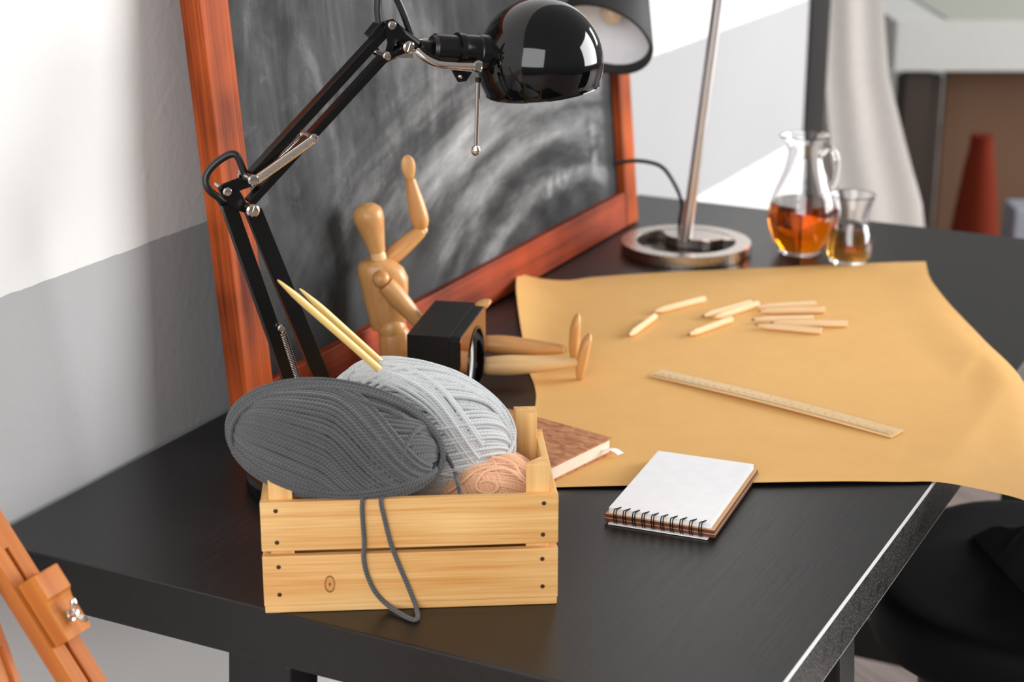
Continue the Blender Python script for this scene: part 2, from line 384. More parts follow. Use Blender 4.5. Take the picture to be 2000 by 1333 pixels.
# ================================================================ the setting
WX = -.012
struct(MB().box((WX-.07, -.1, 1.3), (.14, 4.97, 2.6)).build('wall_left', 'plaster'))
struct(MB().box((1.2, 1.9, -.01), (6.5, 11.5, .02)).build('floor', 'floor'))
fw = C + Fh*7.2; fr = np.array([R, Fh, UP])
struct(MB().box((fw[0], fw[1], 1.3), (5.6, .1, 2.6), fr).build('wall_back', 'farwall', frame=fr))
# dark door post just past the end of the left wall
p = dep(1592, 150, 3.72)
struct(MB().box((p[0], p[1], 1.25), (.04, .06, 2.5), fr).build('trim_1', 'darktrim', frame=fr, bevel=.004))

# ================================================================ desk
desk = thing('desk', (.3666, .7536, 0), 'black-brown wooden desk on trestles with everything on top of it', 'desk')
DW, DL, TH = .7331, 1.5072, .05
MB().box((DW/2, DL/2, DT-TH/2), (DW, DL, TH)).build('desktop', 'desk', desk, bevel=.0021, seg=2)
def trestle_leg(x0, x1, ytop, ybot, d=.045):
    mb = MB(); z1 = DT-TH-.001
    mb.prism([(x0, ybot, 0), (x1, ybot, 0), (x1, ytop, z1), (x0, ytop, z1)], (0, d, 0)); mb.build('leg', 'trestle', desk, bevel=.003)
trestle_leg(.262, .325, .006, -.05); trestle_leg(.335, .40, .07, .16); trestle_leg(.665, .722, .262, .40); trestle_leg(.665, .722, .02, .0)
MB().box((.49, .16, DT-TH-.03), (.44, .05, .058)).build('trestle_beam', 'trestle', desk, bevel=.003)
for x in (.05, .66): trestle_leg(x, x+.05, 1.28, 1.20); trestle_leg(x, x+.05, 1.36, 1.44)
MB().box((.38, 1.34, DT-TH-.03), (.62, .05, .058)).build('trestle_beam', 'trestle', desk, bevel=.003)
MB().box((.38, 1.44, .085), (.56, .035, .07)).build('trestle_rail', 'trestle', desk, bevel=.003)

# ================================================================ blackboard leaning on the wall
BBL = at(498, 868); BBR = at(1240, 432); BBL[0] -= .002; BBR[0] += .006
be = nrm(BBR-BBL); bn = V(be[1], -be[0], 0); TILT = math.radians(4.85)
bu = -bn*math.sin(TILT)+UP*math.cos(TILT); bo = bn*math.cos(TILT)+UP*math.sin(TILT)
BL_, BH_, BT_ = float(np.linalg.norm(BBR-BBL)), .66, .024
BBL = BBL + UP*(BT_*math.sin(TILT)+.0002)
def B(s, h, d=0): return BBL+be*s+bu*h+bo*d
FWL, FWB = .047, .052
bb = thing('blackboard', B(BL_/2, 0, -BT_/2), 'large chalk-smeared blackboard in a reddish wood frame leaning on the wall', 'blackboard')
def bbox(s0, s1, h0, h1, d0, d1, name, mat, fr, bev=.0015):
    MB().box(B((s0+s1)/2, (h0+h1)/2, (d0+d1)/2), (s1-s0, h1-h0, d1-d0), np.array([be, bu, bo])).build(name, mat, bb, frame=fr, bevel=bev)
frx = np.array([be, bu, bo]); fry = np.array([bu, -be, bo])
MB().box(B(BL_/2, BH_/2, -.015), (BL_-.03, BH_-.03, .006), frx).build('board_panel', chalk_material(BL_-.03, BH_-.03), bb, frame=frx)
bbox(0, FWL, FWB*.0, BH_, -BT_, 0, 'frame_stile', 'redwood', fry); bbox(BL_-.043, BL_, 0, BH_, -BT_, 0, 'frame_stile', 'redwood', fry)
bbox(FWL, BL_-.043, 0, FWB, -BT_, -.0008, 'frame_rail', 'redwood_dk', frx); bbox(FWL, BL_-.043, BH_-.05, BH_, -BT_, 0, 'frame_rail', 'redwood_dk', frx)

# ================================================================ black desk lamp with jointed arms
LB = at(634, 945); al = math.radians(25); lt = math.cos(al)*R+math.sin(al)*Fh; ln = V(lt[1], -lt[0], 0)   # arm plane and its normal towards the camera
def L(x, y, off=0.0): return atp(x, y, LB+ln*off, ln)
dl = thing('desk_lamp', LB, 'black desk lamp with jointed sprung arms and round glossy shade', 'lamp')
MB().lathe([(.0005, 0), (.074, 0), (.0755, .003), (.0755, .014), (.073, .0175), (.0005, .0185)], LB, 64).build('base', 'blacksatin', dl)
MB().lathe([(.0005, .018), (.013, .018), (.013, .03), (.010, .034), (.0005, .034)], LB, 24).build('pivot_post', 'blacksatin', dl)
b0 = LB+UP*.05
mb = MB()
for o in (-.011, .011): mb.prism([b0+lt*-.022+UP*-.018+ln*o, b0+lt*.022+UP*-.018+ln*o, b0+lt*.024+UP*.02+ln*o, b0+lt*-.024+UP*.02+ln*o], ln*.0022)
mb.build('pivot_bracket', 'blacksatin', dl, bevel=.0006)
HW = .0085
def armbar(p, q, w, off): return MB().bar(p+ln*off, q+ln*off, w, .0125, ln)
cE, dE = L(446, 398), L(492, 410)
cB = b0+lt*-.016+UP*.012; dB = b0+lt*.016+UP*.012
armbar(cE, cB, .0132, -.003).build('lower_arm', 'blacksatin', dl, bevel=.0008)
armbar(dE, dB, .0148, .003).build('lower_arm', 'blacksatin', dl, bevel=.0008)
aE, aT = L(481, 354), L(756, 54); bE, bT = L(486, 396), L(752, 108)
armbar(aE, aT, .0088, 0).build('upper_arm', 'blacksatin', dl, bevel=.0008)
armbar(bE, bT, .0076, 0).build('upper_arm', 'blacksatin', dl, bevel=.0008)
# elbow plates
pl = [(424, 366), (436, 358), (465, 347), (493, 353), (496, 362), (467, 372), (481, 396), (489, 408), (484, 418), (456, 408), (434, 386)]
for o in (-.0115, .0085): MB().prism([L(x, y, o) for x, y in pl], ln*.0024).build('elbow_plate', 'blacksatin', dl, bevel=.0007)
def bolt(x, y, r, o0, o1, name='bolt', slot=False):
    mb = MB(); c = L(x, y, o1)-ln*.005; cyl(mb, c-ln*(o1-o0), c, r*.55, 14); mb.lathe([(.0003, 0), (r*.9, 0), (r, .001), (r, .004), (r*.75, .0052), (.0003, .0054)], c, 20 if not slot else 28, ln)
    ob = mb.build(name, 'chrome', dl)
    if slot:
        s_ = nrm(lt*.35+UP*.93); MB().bar(c+ln*.0054-s_*r*.8, c+ln*.0054+s_*r*.8, r*.26, .0016, ln).build('screw_slot', 'chrome', ob)
bolt(445, 376, .0042, -.012, .0185); bolt(496, 353, .0052, -.012, .022); bolt(495, 413, .0062, .008, .024, 'thumb_screw', True)
mb = MB(); c = L(447, 372, -.0145); cyl(mb, c, c-ln*.006, .0055); c = L(478, 345, -.0145); cyl(mb, c, c-ln*.005, .0055); mb.build('far_bolt', 'chrome', dl)
def spring(p, q, r, turns, wr, name='spring'):
    p = np.asarray(p); q = np.asarray(q); t = nrm(q-p); a = nrm(np.cross(t, UP)); b = np.cross(t, a); n = int(turns*12)
    s_ = np.linspace(0, 1, n); th = s_*turns*2*np.pi
    path = p+np.outer(s_*np.linalg.norm(q-p), t)+r*(np.outer(np.cos(th), a)+np.outer(np.sin(th), b))
    mb = MB(); mb.tube(path, wr, 6); cyl(mb, p-t*.005, p+t*.004, wr*1.3, 8); cyl(mb, q-t*.004, q+t*.005, wr*1.3, 8); mb.build(name, 'chrome', dl)
spring(L(501, 352, .0175), L(612, 272, .0175), .0040, 52, .00072)
spring(L(520, 325, -.016), L(585, 266, -.016), .0038, 34, .00062)
spring(L(551, 650, .001), L(592, 775, .001), .0032, 40, .0006)
spring(L(540, 650, -.008), L(580, 775, -.008), .0032, 40, .0006)
bolt(614, 271, .0042, -.018, .0205); bolt(551, 643, .0040, -.006, .0085)
# upper joint bracket, knuckle and wing screw
jp = [(752, 40), (766, 36), (778, 46), (792, 66), (812, 82), (806, 98), (790, 96), (776, 78), (768, 92), (760, 112), (750, 108), (756, 84), (752, 62)]
for o in (-.0085, .0062): MB().prism([L(x, y, o) for x, y in jp], ln*.0022).build('joint_plate', 'blacksatin', dl, bevel=.0006)
MB().tube([L(772, 60), L(790, 74), L(812, 89)], [.0068, .0068, .0064], 18).build('knuckle', 'blacksatin', dl)
MB().tube([L(752, 112), L(776, 100), L(800, 92)], [.0052, .0055, .0058], 14).build('knuckle', 'blacksatin', dl)
bolt(767, 50, .0040, -.010, .0155); bolt(757, 110, .0040, -.010, .0155); mb = MB(); c = L(735, 101, -.012); cyl(mb, c, c-ln*.008, .0035); mb.build('far_bolt', 'chrome', dl)
bolt(800, 93, .0058, .000, .020, 'thumb_screw', True)
MB().prism([L(768, 112, .007), L(806, 98, .007), L(806, 113, .007), L(790, 113, .007)], ln*.0016).build('friction_plate', 'chrome', dl)
yk = spline([L(812, 98, .012), L(832, 114, .0165), L(856, 125, .0195), L(890, 128, .0205), L(926, 129, .0205)], 30)
mb = MB(); mb.tube(yk, [.0026]+[.0034]*(len(yk)-2)+[.0032], 14); c = L(931, 129, .0195)
mb.lathe([(.0003, 0), (.0052, 0), (.0058, .001), (.0058, .0045), (.0040, .0052), (.0038, .0042), (.0003, .0042)], c-ln*.001, 24, ln); mb.build('yoke_arm', 'chrome', dl)
yk2 = spline([L(806, 88, -.010), L(826, 82, -.0165), L(850, 83, -.0185), L(890, 90, -.0195), L(925, 96, -.0195)], 24)
MB().tube(yk2, .0031, 12).build('yoke_arm', 'chrome', dl)
# socket and dome shade
sa = nrm(L(975, 106)-L(838, 94)); so = L(838, 94); sl = float(np.linalg.norm(L(975, 106)-L(838, 94)))
px = sl/137.5
MB().lathe([(.0003, 0), (7*px, 0), (13*px, 6*px), (13*px, 20*px), (.0003, 20*px)], so-sa*22*px, 32, sa).build('cable_gland', 'blackplastic', dl)
mb = MB().lathe([(.0003, 14*px), (22*px, 14*px), (27*px, 20*px), (27*px, 62*px), (32*px, 62*px), (32.5*px, 68*px), (32*px, 74*px), (31*px, 76*px), (31*px, 102*px), (32.5*px, 104*px), (32.5*px, 122*px), (30*px, 124*px), (30*px, 140*px), (.0003, 140*px)], so-sa*10*px, 48, sa)
mb.build('socket', 'blackplastic', dl, sharp=28)
MB().prism([L(880, 136, 0), L(920, 140, 0), L(908, 158, 0), L(893, 160, 0)], ln*.004).build('lug', 'blackplastic', dl, bevel=.001)
c = L(899, 149, .004); MB().ball(c, .0026, 12, 7).build('lug_screw', 'chrome', dl)
dc = L(1055, 121); dr = 115.5*px*1.0
rotv = math.radians(6.5); dax = nrm(UP*math.cos(rotv)-lt*math.sin(rotv))      # up through the crown, opening tilts a little towards the far right
prof = []; t0 = -math.asin(.42)
for i in range(33):
    t = t0+(math.pi/2-t0)*i/32; prof.append((max(.0002, dr*math.cos(t)), dr*math.sin(t)))
inn = [(max(.0002, r*.975), h*.975-.0003) for r, h in prof]
sh = MB().rings([dc+dax*h+r*(np.cos(np.linspace(0, 2*np.pi, 96, endpoint=False))[:, None]*nrm(np.cross(dax, ln))+np.sin(np.linspace(0, 2*np.pi, 96, endpoint=False))[:, None]*np.cross(dax, nrm(np.cross(dax, ln)))) for r, h in (inn[::-1][0:0] + [(prof[0][0]*.985, prof[0][1])]+prof)], cap=True)
# outer shell with a rolled rim and a hollow inside
mb = MB(); full = inn[::-1]+[(prof[0][0]*.985, prof[0][1]-.0012), (prof[0][0]+.0004, prof[0][1]-.0010)]+prof
mb.lathe(full, dc, 96, dax, ref=ln); dome = mb.build('lamp_shade', 'blackgloss', dl, sharp=60)
h0, h1 = L(934, 152, .0195), L(930, 294, .0195)
mb = MB(); cyl(mb, h0, h0+(h1-h0)*.06, .0026, 14); mb.build('handle_collar', 'blackplastic', dl)
mb = MB(); cyl(mb, h0+(h1-h0)*.06, h1, .0020, 14); mb.lathe([(.0003, -.0045), (.003, -.0045), (.0043, -.0028), (.0045, .001), (.0032, .0042), (.0003, .0046)], h1, 18, h0-h1); mb.build('handle', 'chrome', dl)
# cables
MB().tube(spline([L(482, 352, -.004), L(472, 325, -.005), L(462, 304, -.006), L(446, 303, -.008), L(418, 322, -.010), L(402, 346, -.010), L(407, 370, -.008), L(428, 388, -.008), L(436, 402, -.010)], 60), .0034, 12).build('cable', 'cable', dl)
MB().tube(spline([L(741, 52, -.004), L(738, 10, -.005), L(744, -26, -.005), L(762, -26, -.004), L(782, 12, -.004), L(797, 50, -.003), L(808, 84, -.002)], 60), .0034, 12).build('cable', 'cable', dl)
MB().bar(L(725, 76, -.003), L(744, 52, -.003), .012, .016, ln).build('cable_clip', 'blackplastic', dl, bevel=.001)

# ================================================================ second lamp: steel ring base, leaning pole, tilted black shade
rc = at(1340, 470, DT+.0165); rc[2] = DT; rr_ = .0925
tl = thing('table_lamp', rc, 'table lamp with brushed steel ring base, slim pole and black cone shade', 'lamp')
mb = MB(); mb.lathe([(rr_-.0006, .0006), (rr_, .0012), (rr_, .0158), (rr_-.0008, .0165), (.0705, .0165), (.0700, .016), (.0700, .0006)], rc, 128, closed=True); mb.build('base_ring', 'steel', tl, sharp=20)
p0 = at(1346, 494, DT+.01); pdir = Fh
mb = MB()    # crescent plate that fills the far part of the ring
th = np.linspace(math.radians(6), math.radians(116), 30); arc = [rc+R*math.cos(t)*.0708+Fh*math.sin(t)*.0708+UP*.001 for t in th]
arc += [rc+R*x_+Fh*y_+UP*.001 for x_, y_ in ((-.0275, .052), (-.0255, .036), (-.019, .024), (-.010, .0165), (.0, .0125), (.012, .009), (.024, .003), (.034, .001), (.044, .006), (.054, .011), (.064, .010))]
mb.prism(arc, UP*.0148); mb.build('base_plate', 'steel', tl, bevel=.0008)
def Q(x, y): return atp(x, y, rc, Fh)
pb, pt = rc+Fh*.016+UP*.012+R*.001, Q(1403, 0); pt2 = pt+(pt-pb)*.36
MB().tube([pb, (pb+pt)/2, pt2], .0078, 24).build('pole', 'polesteel', tl)
Zs = 2.42; sc_ = Zs/FPX; cs = dep(1174, 78, Zs); vd = nrm(ray(1174, 78)); iu = nrm(U-vd*(U@vd)); ir = nrm(R)
dn = nrm(ir*-.369+iu*-.9295); ct = .577; N_ = nrm(dn*math.sqrt(1-ct*ct)-vd*ct)      # out of the opening
rs = 103*sc_; sl_ = .115; rt = rs-.36*sl_
mb = MB(); w = .0016
mb.lathe([(rs, .0), (rs, .004), (rt, sl_), (.0003, sl_+.001)], cs, 72, -N_); 
mb = MB(); mb.lathe([(rs-.0036, .0028), (rs-.0030, 0), (rs+.0012, 0), (rs+.0012, .005), (rt+.001, sl_), (.0003, sl_+.0015), (.0003, sl_+.0005), (rt-.0004, sl_-.001)], cs, 72, -N_, closed=True); mb.build('lamp_shade', 'shade_cloth', tl, sharp=50)
mb = MB(); mb.lathe([(rs-.0034, .0030), (rs-.0028, .0027), (rt-.0012, sl_-.003), (.0003, sl_-.003), (.0003, sl_-.0036), (rt-.0026, sl_-.0036)], cs, 72, -N_, closed=True); mb.build('shade_lining', 'shade_white', tl, sharp=50, label='white lining inside the shade')
bc = cs-N_*.047+nrm(np.cross(N_, vd))*0
mb = MB(); mb.ball(bc, .0155, 24, 12, N_); mb.build('bulb', 'bulb', tl)
MB().lathe([(.0003, .012), (.012, .012), (.013, .02), (.013, .046), (.0003, .046)], bc, 24, -N_).build('bulb_socket', 'brass', tl)
ap = cs-N_*(sl_+.001)
MB().lathe([(.0003, 0), (.016, 0), (.016, .03), (.010, .036), (.0003, .036)], ap, 24, -N_).build('shade_holder', 'steel', tl)
MB().tube(spline([ap-N_*.034, ap-N_*.06+UP*.01, pt2*.5+ap*.5+UP*.03, pt2-UP*.012], 30), .0055, 14).build('arm', 'steel', tl)
MB().ball(pt2, .012, 18, 9).build('pole_joint', 'steel', tl)
cpts = [Q(1343, 430)+Fh*.03, Q(1336, 408)+Fh*.035, Q(1322, 372)+Fh*.04, Q(1300, 342)+Fh*.045, Q(1272, 332)+Fh*.05, Q(1238, 331)+Fh*.055, Q(1200, 336)+Fh*.05]
cpts = [rc+Fh*.094+UP*.005+R*.002, rc+Fh*.094+UP*.02-R*.001]+cpts[1:]
MB().tube(spline(cpts, 60), .0030, 10).build('power_cord', 'cable', tl)

# ================================================================ jug and tea glass
def lathe_glass(prof_out, wall, floor_t):
    """closed vessel profile from an outer profile (r, z)"""
    inner = [(max(.0004, r-wall), z) for r, z in prof_out if z > floor_t]
    return [(.0004, 0)]+prof_out+[(prof_out[-1][0]-wall*.5, prof_out[-1][1]+wall*.4)]+inner[::-1]+[(max(.0004, inner[0][0]*.9), floor_t), (.0004, floor_t)]
def prof_smooth(pts, n=40):
    P = spline([(r, 0, z) for r, z in pts], n); return [(float(p[0]), float(p[2])) for p in P]
jb = at(1563, 494); ju = 2.575/FPX; jv = ju/.955
jug = thing('glass_jug', jb, 'clear glass jug with handle, half full of amber tea', 'jug')
jp_ = prof_smooth([(38*ju, .0), (42*ju, .003), (43*ju, .006), (54*ju, 26*jv), (64*ju, 56*jv), (65.5*ju, 80*jv), (60*ju, 106*jv), (49*ju, 134*jv), (39*ju, 160*jv), (34*ju, 186*jv), (35*ju, 202*jv), (42*ju, 216*jv), (45*ju, 221*jv)], 60)
mb = MB(); wl = .0024; pr = lathe_glass(jp_, wl, .006)
axj = UP; a_ = R; b_ = Fh; th = np.linspace(0, 2*np.pi, 64, endpoint=False); ringsj = []
for r, h in pr:
    sp = max(0, (h-195*jv)/(26*jv))          # pouring lip drawn out to the left
    k = 1+.16*sp*np.exp(-((np.abs(np.angle(np.exp(1j*(th-np.pi)))))/.42)**2)
    ringsj.append(jb+UP*.0006+UP*(h+0*th)[:, None]+(r*k)[:, None]*(np.cos(th)[:, None]*a_+np.sin(th)[:, None]*b_))
mb.rings(ringsj); mb.build('jug_body', 'glass', jug, sharp=60)
hd = lambda x, y: atp(x, y, jb, Fh)
MB().tube(spline([hd(1603, 302), hd(1616, 291), hd(1630, 296), hd(1637, 316), hd(1634, 345), hd(1624, 370), hd(1613, 388)], 40), [.0048]*5+[.0042]*(len(spline([hd(1603, 302), hd(1616, 291), hd(1630, 296), hd(1637, 316), hd(1634, 345), hd(1624, 370), hd(1613, 388)], 40))-10)+[.0048]*5, 14).build('jug_handle', 'glass', jug)
def liquid(name, prof, wall, z0, z1, base, mat, label, cat):
    pts = [(r-wall+.0003, z) for r, z in prof if z0 < z < z1]
    rb = np.interp(z0, [z for r, z in prof], [r for r, z in prof])-wall+.0003; rt_ = np.interp(z1, [z for r, z in prof], [r for r, z in prof])-wall+.0003
    P = [(.0004, z0)]+[(rb*.92, z0), (rb, z0+.001)]+[p for p in pts if p[1] > z0+.0015]+[(rt_, z1), (.0004, z1)]
    o = MB().lathe(P, base+UP*.0006, 64).build(name, mat, base=True, sharp=50); return tag(o, label, cat)
liquid('tea', jp_, wl, .0059, 98*jv, jb, 'tea', 'amber tea filling the lower half of the glass jug', 'drink')
gb = at(1658, 513); gu = 2.525/FPX; gv = gu/.955
gl = thing('tea_glass', gb, 'small waisted tea glass half full of pale tea beside the jug', 'glass')
gp = prof_smooth([(34*gu, 0), (37*gu, .003), (42*gu, 14*gv), (43.5*gu, 30*gv), (40*gu, 52*gv), (34*gu, 74*gv), (32.5*gu, 88*gv), (36*gu, 106*gv), (43*gu, 124*gv), (45*gu, 129*gv)], 50)
mb = MB(); mb.lathe(lathe_glass(gp, .0020, .007), gb+UP*.0006, 56); mb.build('glass_body', 'glass', gl, sharp=60)
liquid('tea', gp, .0020, .0069, 66*gv, gb, 'tea_pale', 'pale amber tea inside the small waisted glass', 'drink')

# ================================================================ kraft paper sheet
def pxz(x, y, z): return at(x, y, DT+z)
EX = DW
c0 = pxz(1085, 952, .003); c1 = at(1825, 945)+UP*.0022; bd = nrm((c1-c0)*V(1, 1, 0))
q2 = atp(2000, 977, c1, V(bd[1], -bd[0], 0))
drop = (q2[2]-c1[2])/np.linalg.norm((q2-c1)[:2]); q3 = c1+(q2-c1)*1.35+UP*-.012
cL = c0-bd*.05; cL[2] = DT+.0012
bot = spline([cL, pxz(1085, 952, .0022), pxz(1250, 948, .0035), pxz(1450, 943, .0042), pxz(1640, 940, .004), pxz(1760, 941, .003), c1, c1+(q2-c1)*.4+UP*.002, q2, q3], 72)
tops = spline([pxz(1010, 532, .020), pxz(1028, 538, .015), pxz(1060, 545, .009), pxz(1110, 548, .004), pxz(1165, 541, .0018), pxz(1300, 532, .0012), pxz(1500, 523, .0014), pxz(1700, 514, .004), pxz(1808, 511, .009)], 72)
left = spline([cL, pxz(1046, 790, .0012), pxz(1030, 715, .0030), pxz(1019, 650, .007), pxz(1011, 595, .013), pxz(1008, 558, .018), pxz(1010, 532, .020)], 60)
e2_ = at(1990, 732)+UP*.002
right = spline([q3, q3+(e2_-q3)*.45+UP*.004, pxz(2000, 748, .001), pxz(1922, 664, .0012), pxz(1862, 602, .0020), pxz(1832, 566, .0045), pxz(1815, 540, .007), pxz(1808, 511, .009)], 60)
def resamp(P, n):
    d = np.concatenate([[0], np.cumsum(np.linalg.norm(np.diff(P, axis=0), axis=1))]); d /= d[-1]
    return np.stack([np.interp(np.linspace(0, 1, n), d, P[:, k]) for k in range(3)], 1)
NU, NV = 90, 80; b_, t_, l_, r_ = resamp(bot, NU), resamp(tops, NU), resamp(left, NV), resamp(right, NV)
u = np.linspace(0, 1, NU)[None, :, None]; v = np.linspace(0, 1, NV)[:, None, None]
S = (1-v)*b_[None]+v*t_[None]+(1-u)*l_[:, None]+u*r_[:, None]-((1-u)*(1-v)*b_[0]+u*(1-v)*b_[-1]+(1-u)*v*t_[0]+u*v*t_[-1])
ed = np.minimum(np.minimum(u, 1-u), np.minimum(v, 1-v))[..., 0]; xs = S[..., 0]
flat = np.clip(ed/np.where(xs > EX-.05, .13, .16), 0, 1); flat = flat*flat*(3-2*flat)
zin = np.where(xs > EX-.004, DT+.0012+drop*np.maximum(0, xs-EX)*1.35, DT+.0012)
zc = S[..., 2]*(1-flat)+zin*flat
zc = np.where(xs < EX-.002, np.maximum(zc, DT+.0007), zc)
S[..., 2] = zc
mb = MB(); th_ = .0004; fs = []
top = S.reshape(-1, 3)
for j in range(NV-1):
    for i in range(NU-1):
        a = j*NU+i; fs.append((a, a+1, a+NU+1, a+NU))
n0 = NU*NV; per = [(i, i+1) for i in range(NU-1)]+[(j*NU+NU-1, (j+1)*NU+NU-1) for j in range(NV-1)]+[((NV-1)*NU+i+1, (NV-1)*NU+i) for i in range(NU-1)]+[((j+1)*NU, j*NU) for j in range(NV-1)]
fs2 = [tuple(i+n0 for i in f[::-1]) for f in fs]+[(a, a+n0, b+n0, b) for a, b in per]
mb.add(np.vstack([top, top-UP*th_]), fs+fs2)
tag(mb.build('kraft_paper_sheet', 'kraft', sharp=50), 'big sheet of brown kraft paper curling over the right edge of the desk', 'paper')

# ================================================================ pencils
PZ = DT+.0012
def pencil(x0, y0, x1, y1, label, tipcol, lift=0.0, lift1=None):
    """from the tip (x0,y0) to the flat end"""
    r = .0043; zt = PZ+r+lift; ze = PZ+r+(lift if lift1 is None else lift1)
    a = at(x0, y0, zt); b = at(x1, y1, ze); t = nrm(b-a); n = np.linalg.norm(b-a)
    root = thing('pencil', (a+b)/2-UP*r, label, 'pencil', 'short raw wood pencils scattered on the kraft paper')
    u_ = nrm(UP-t*(UP@t)); w_ = np.cross(t, u_)
    th = np.linspace(0, 2*np.pi, 6, endpoint=False)+.52
    ring = lambda s_, r_: a+t*s_+r_*(np.cos(th)[:, None]*w_+np.sin(th)[:, None]*u_)
    fr_ = np.array([t, w_, u_])
    mb = MB(); mb.rings([ring(.0045, .0014), ring(.017, r), ring(n, r)]); mb.build('pencil_body', 'pencil', root, frame=fr_, bevel=.0003, seg=1)
    mb = MB(); mb.rings([ring(0, .0004), ring(.0046, .00145)]); mb.build('lead', plain('pencil_lead', tipcol, .6), root)
    mb = MB(); mb.tube([b-t*.0003, b+t*.0001, b+t*.0003], .0016, 10); mb.build('lead_end', plain('pencil_lead_end', tipcol, .6), root)
pencil(1226, 657, 1279, 618, 'short pencil with red tip, leftmost on the kraft paper', (176, 62, 30))
pencil(1274, 610, 1376, 584, 'single long pencil lying farthest back on the left of the scatter', (196, 160, 120))
pencil(1370, 619, 1466, 592, 'pale pencil, the rear one of a close pair beside the crossing', (60, 56, 50))
pencil(1392, 622, 1480, 594, 'pale pencil with yellow tip, front one of a close pair', (224, 180, 30))
pencil(1342, 655, 1428, 624, 'short pencil with dark tip, in front of the close pale pair', (96, 44, 34))
pencil(1474, 601, 1593, 594, 'thin pencil at the very back of the right hand group', (196, 150, 96))
pencil(1478, 608, 1611, 606, 'pencil with reddish tip, second from the back in the right group', (176, 120, 90))
pencil(1466, 625, 1588, 622, 'pencil with dark tip lying left of and behind the longest one', (60, 60, 58))
pencil(1503, 631, 1655, 633, 'longest pencil, with a brown tip, reaching farthest to the right', (66, 30, 22))
pencil(1473, 635, 1605, 647, 'pencil with grey blue tip, nearest the ruler in the right group', (92, 100, 116))

# ================================================================ ruler
r0, r1 = at(1270, 737, PZ+.0006), at(1742, 857, PZ+.0006); rt1 = nrm(r1-r0); rw = np.cross(UP, rt1); RW_ = .026; RL_ = float(np.linalg.norm(r1-r0))
fr_ = np.array([rt1, rw, UP]); rcn = (r0+r1)/2+rw*RW_/2
ruler = thing('ruler', rcn, 'thin wooden thirty centimetre ruler lying on the kraft paper', 'ruler')
mb = MB(); P0 = r0+UP*.0012
def bow(P): P = np.asarray(P, float); return P+UP*(.0026*np.sin(np.clip(((P-r0)@rt1)/RL_, 0, 1)*math.pi))[..., None]
sec_ = [r0+UP*.0004, r0+UP*.0022, r0+rw*.005+UP*.0032, r0+rw*(RW_-.004)+UP*.0032, r0+rw*RW_+UP*.0022, r0+rw*RW_+UP*.0004]
mb.rings([bow(np.array(sec_)[::-1]+rt1*RL_*f_) for f_ in np.linspace(0, 1, 25)]); mb.build('ruler_body', 'rulerwood', ruler, frame=fr_)
zt_ = .00326; mk = MB(); x0 = .0045
def slope(w_): return UP*(.0022+min(1, w_/.005)*.001+.00006)
for i in range(301):
    ln_ = .0062 if i % 10 == 0 else (.0048 if i % 5 == 0 else .0032)
    s_ = RL_-x0-i*.001
    if s_ < .002: break
    a = r0+rt1*s_; mk.prism([a-rt1*.00013+rw*.0003+slope(.0003), a+rt1*.00013+rw*.0003+slope(.0003), a+rt1*.00013+rw*ln_+slope(ln_), a-rt1*.00013+rw*ln_+slope(ln_)], UP*.00004)
for i in range(0, 193):
    ln_ = .0055 if i % 16 == 0 else (.0040 if i % 8 == 0 else .0024)
    s_ = RL_-x0-i*.0254/16
    if s_ < .002: break
    a = r0+rt1*s_; f_ = RW_-.0004
    mk.prism([a-rt1*.00012+rw*f_+UP*.00236, a+rt1*.00012+rw*f_+UP*.00236, a+rt1*.00012+rw*(RW_-ln_)+UP*.00328, a-rt1*.00012+rw*(RW_-ln_)+UP*.00328], UP*.00004)
def text_mesh(txt, size):
    cu = bpy.data.curves.new('glyph', 'FONT'); cu.body = txt; cu.size = size; cu.align_x = 'CENTER'; cu.align_y = 'CENTER'; cu.resolution_u = 3
    ob = bpy.data.objects.new('glyph', cu); COL.objects.link(ob); bpy.context.view_layer.update()
    dg = bpy.context.evaluated_depsgraph_get(); me = ob.evaluated_get(dg).to_mesh()
    vs = [tuple(q.co) for q in me.vertices]; fs_ = [tuple(p.vertices) for p in me.polygons]
    ob.evaluated_get(dg).to_mesh_clear(); bpy.data.objects.remove(ob); bpy.data.curves.remove(cu); return vs, fs_
for i in range(0, 31):
    s_ = RL_-x0-i*.01; txt = str(i)
    if s_ < .004: continue
    vs, fs_ = text_mesh(txt, .0036); a = r0+rt1*s_+rw*.0088+UP*.00328
    mk.add([a-rt1*x_-rw*y_ for x_, y_, _ in vs], fs_)
for i in range(1, 12):
    s_ = RL_-x0-i*.0254; vs, fs_ = text_mesh(str(i), .0034); a = r0+rt1*s_+rw*(RW_-.0082)+UP*.00328
    mk.add([a+rt1*x_+rw*y_ for x_, y_, _ in vs], fs_)
vs, fs_ = text_mesh('mm', .0034); a = r0+rt1*(RL_-x0-.0052)+rw*.0088+UP*.00328; mk.add([a-rt1*x_-rw*y_ for x_, y_, _ in vs], fs_)
mk.v = [bow(q) for q in mk.v]; mk.build('scale_markings', 'ink', ruler, label='dark printed scale and numbers')

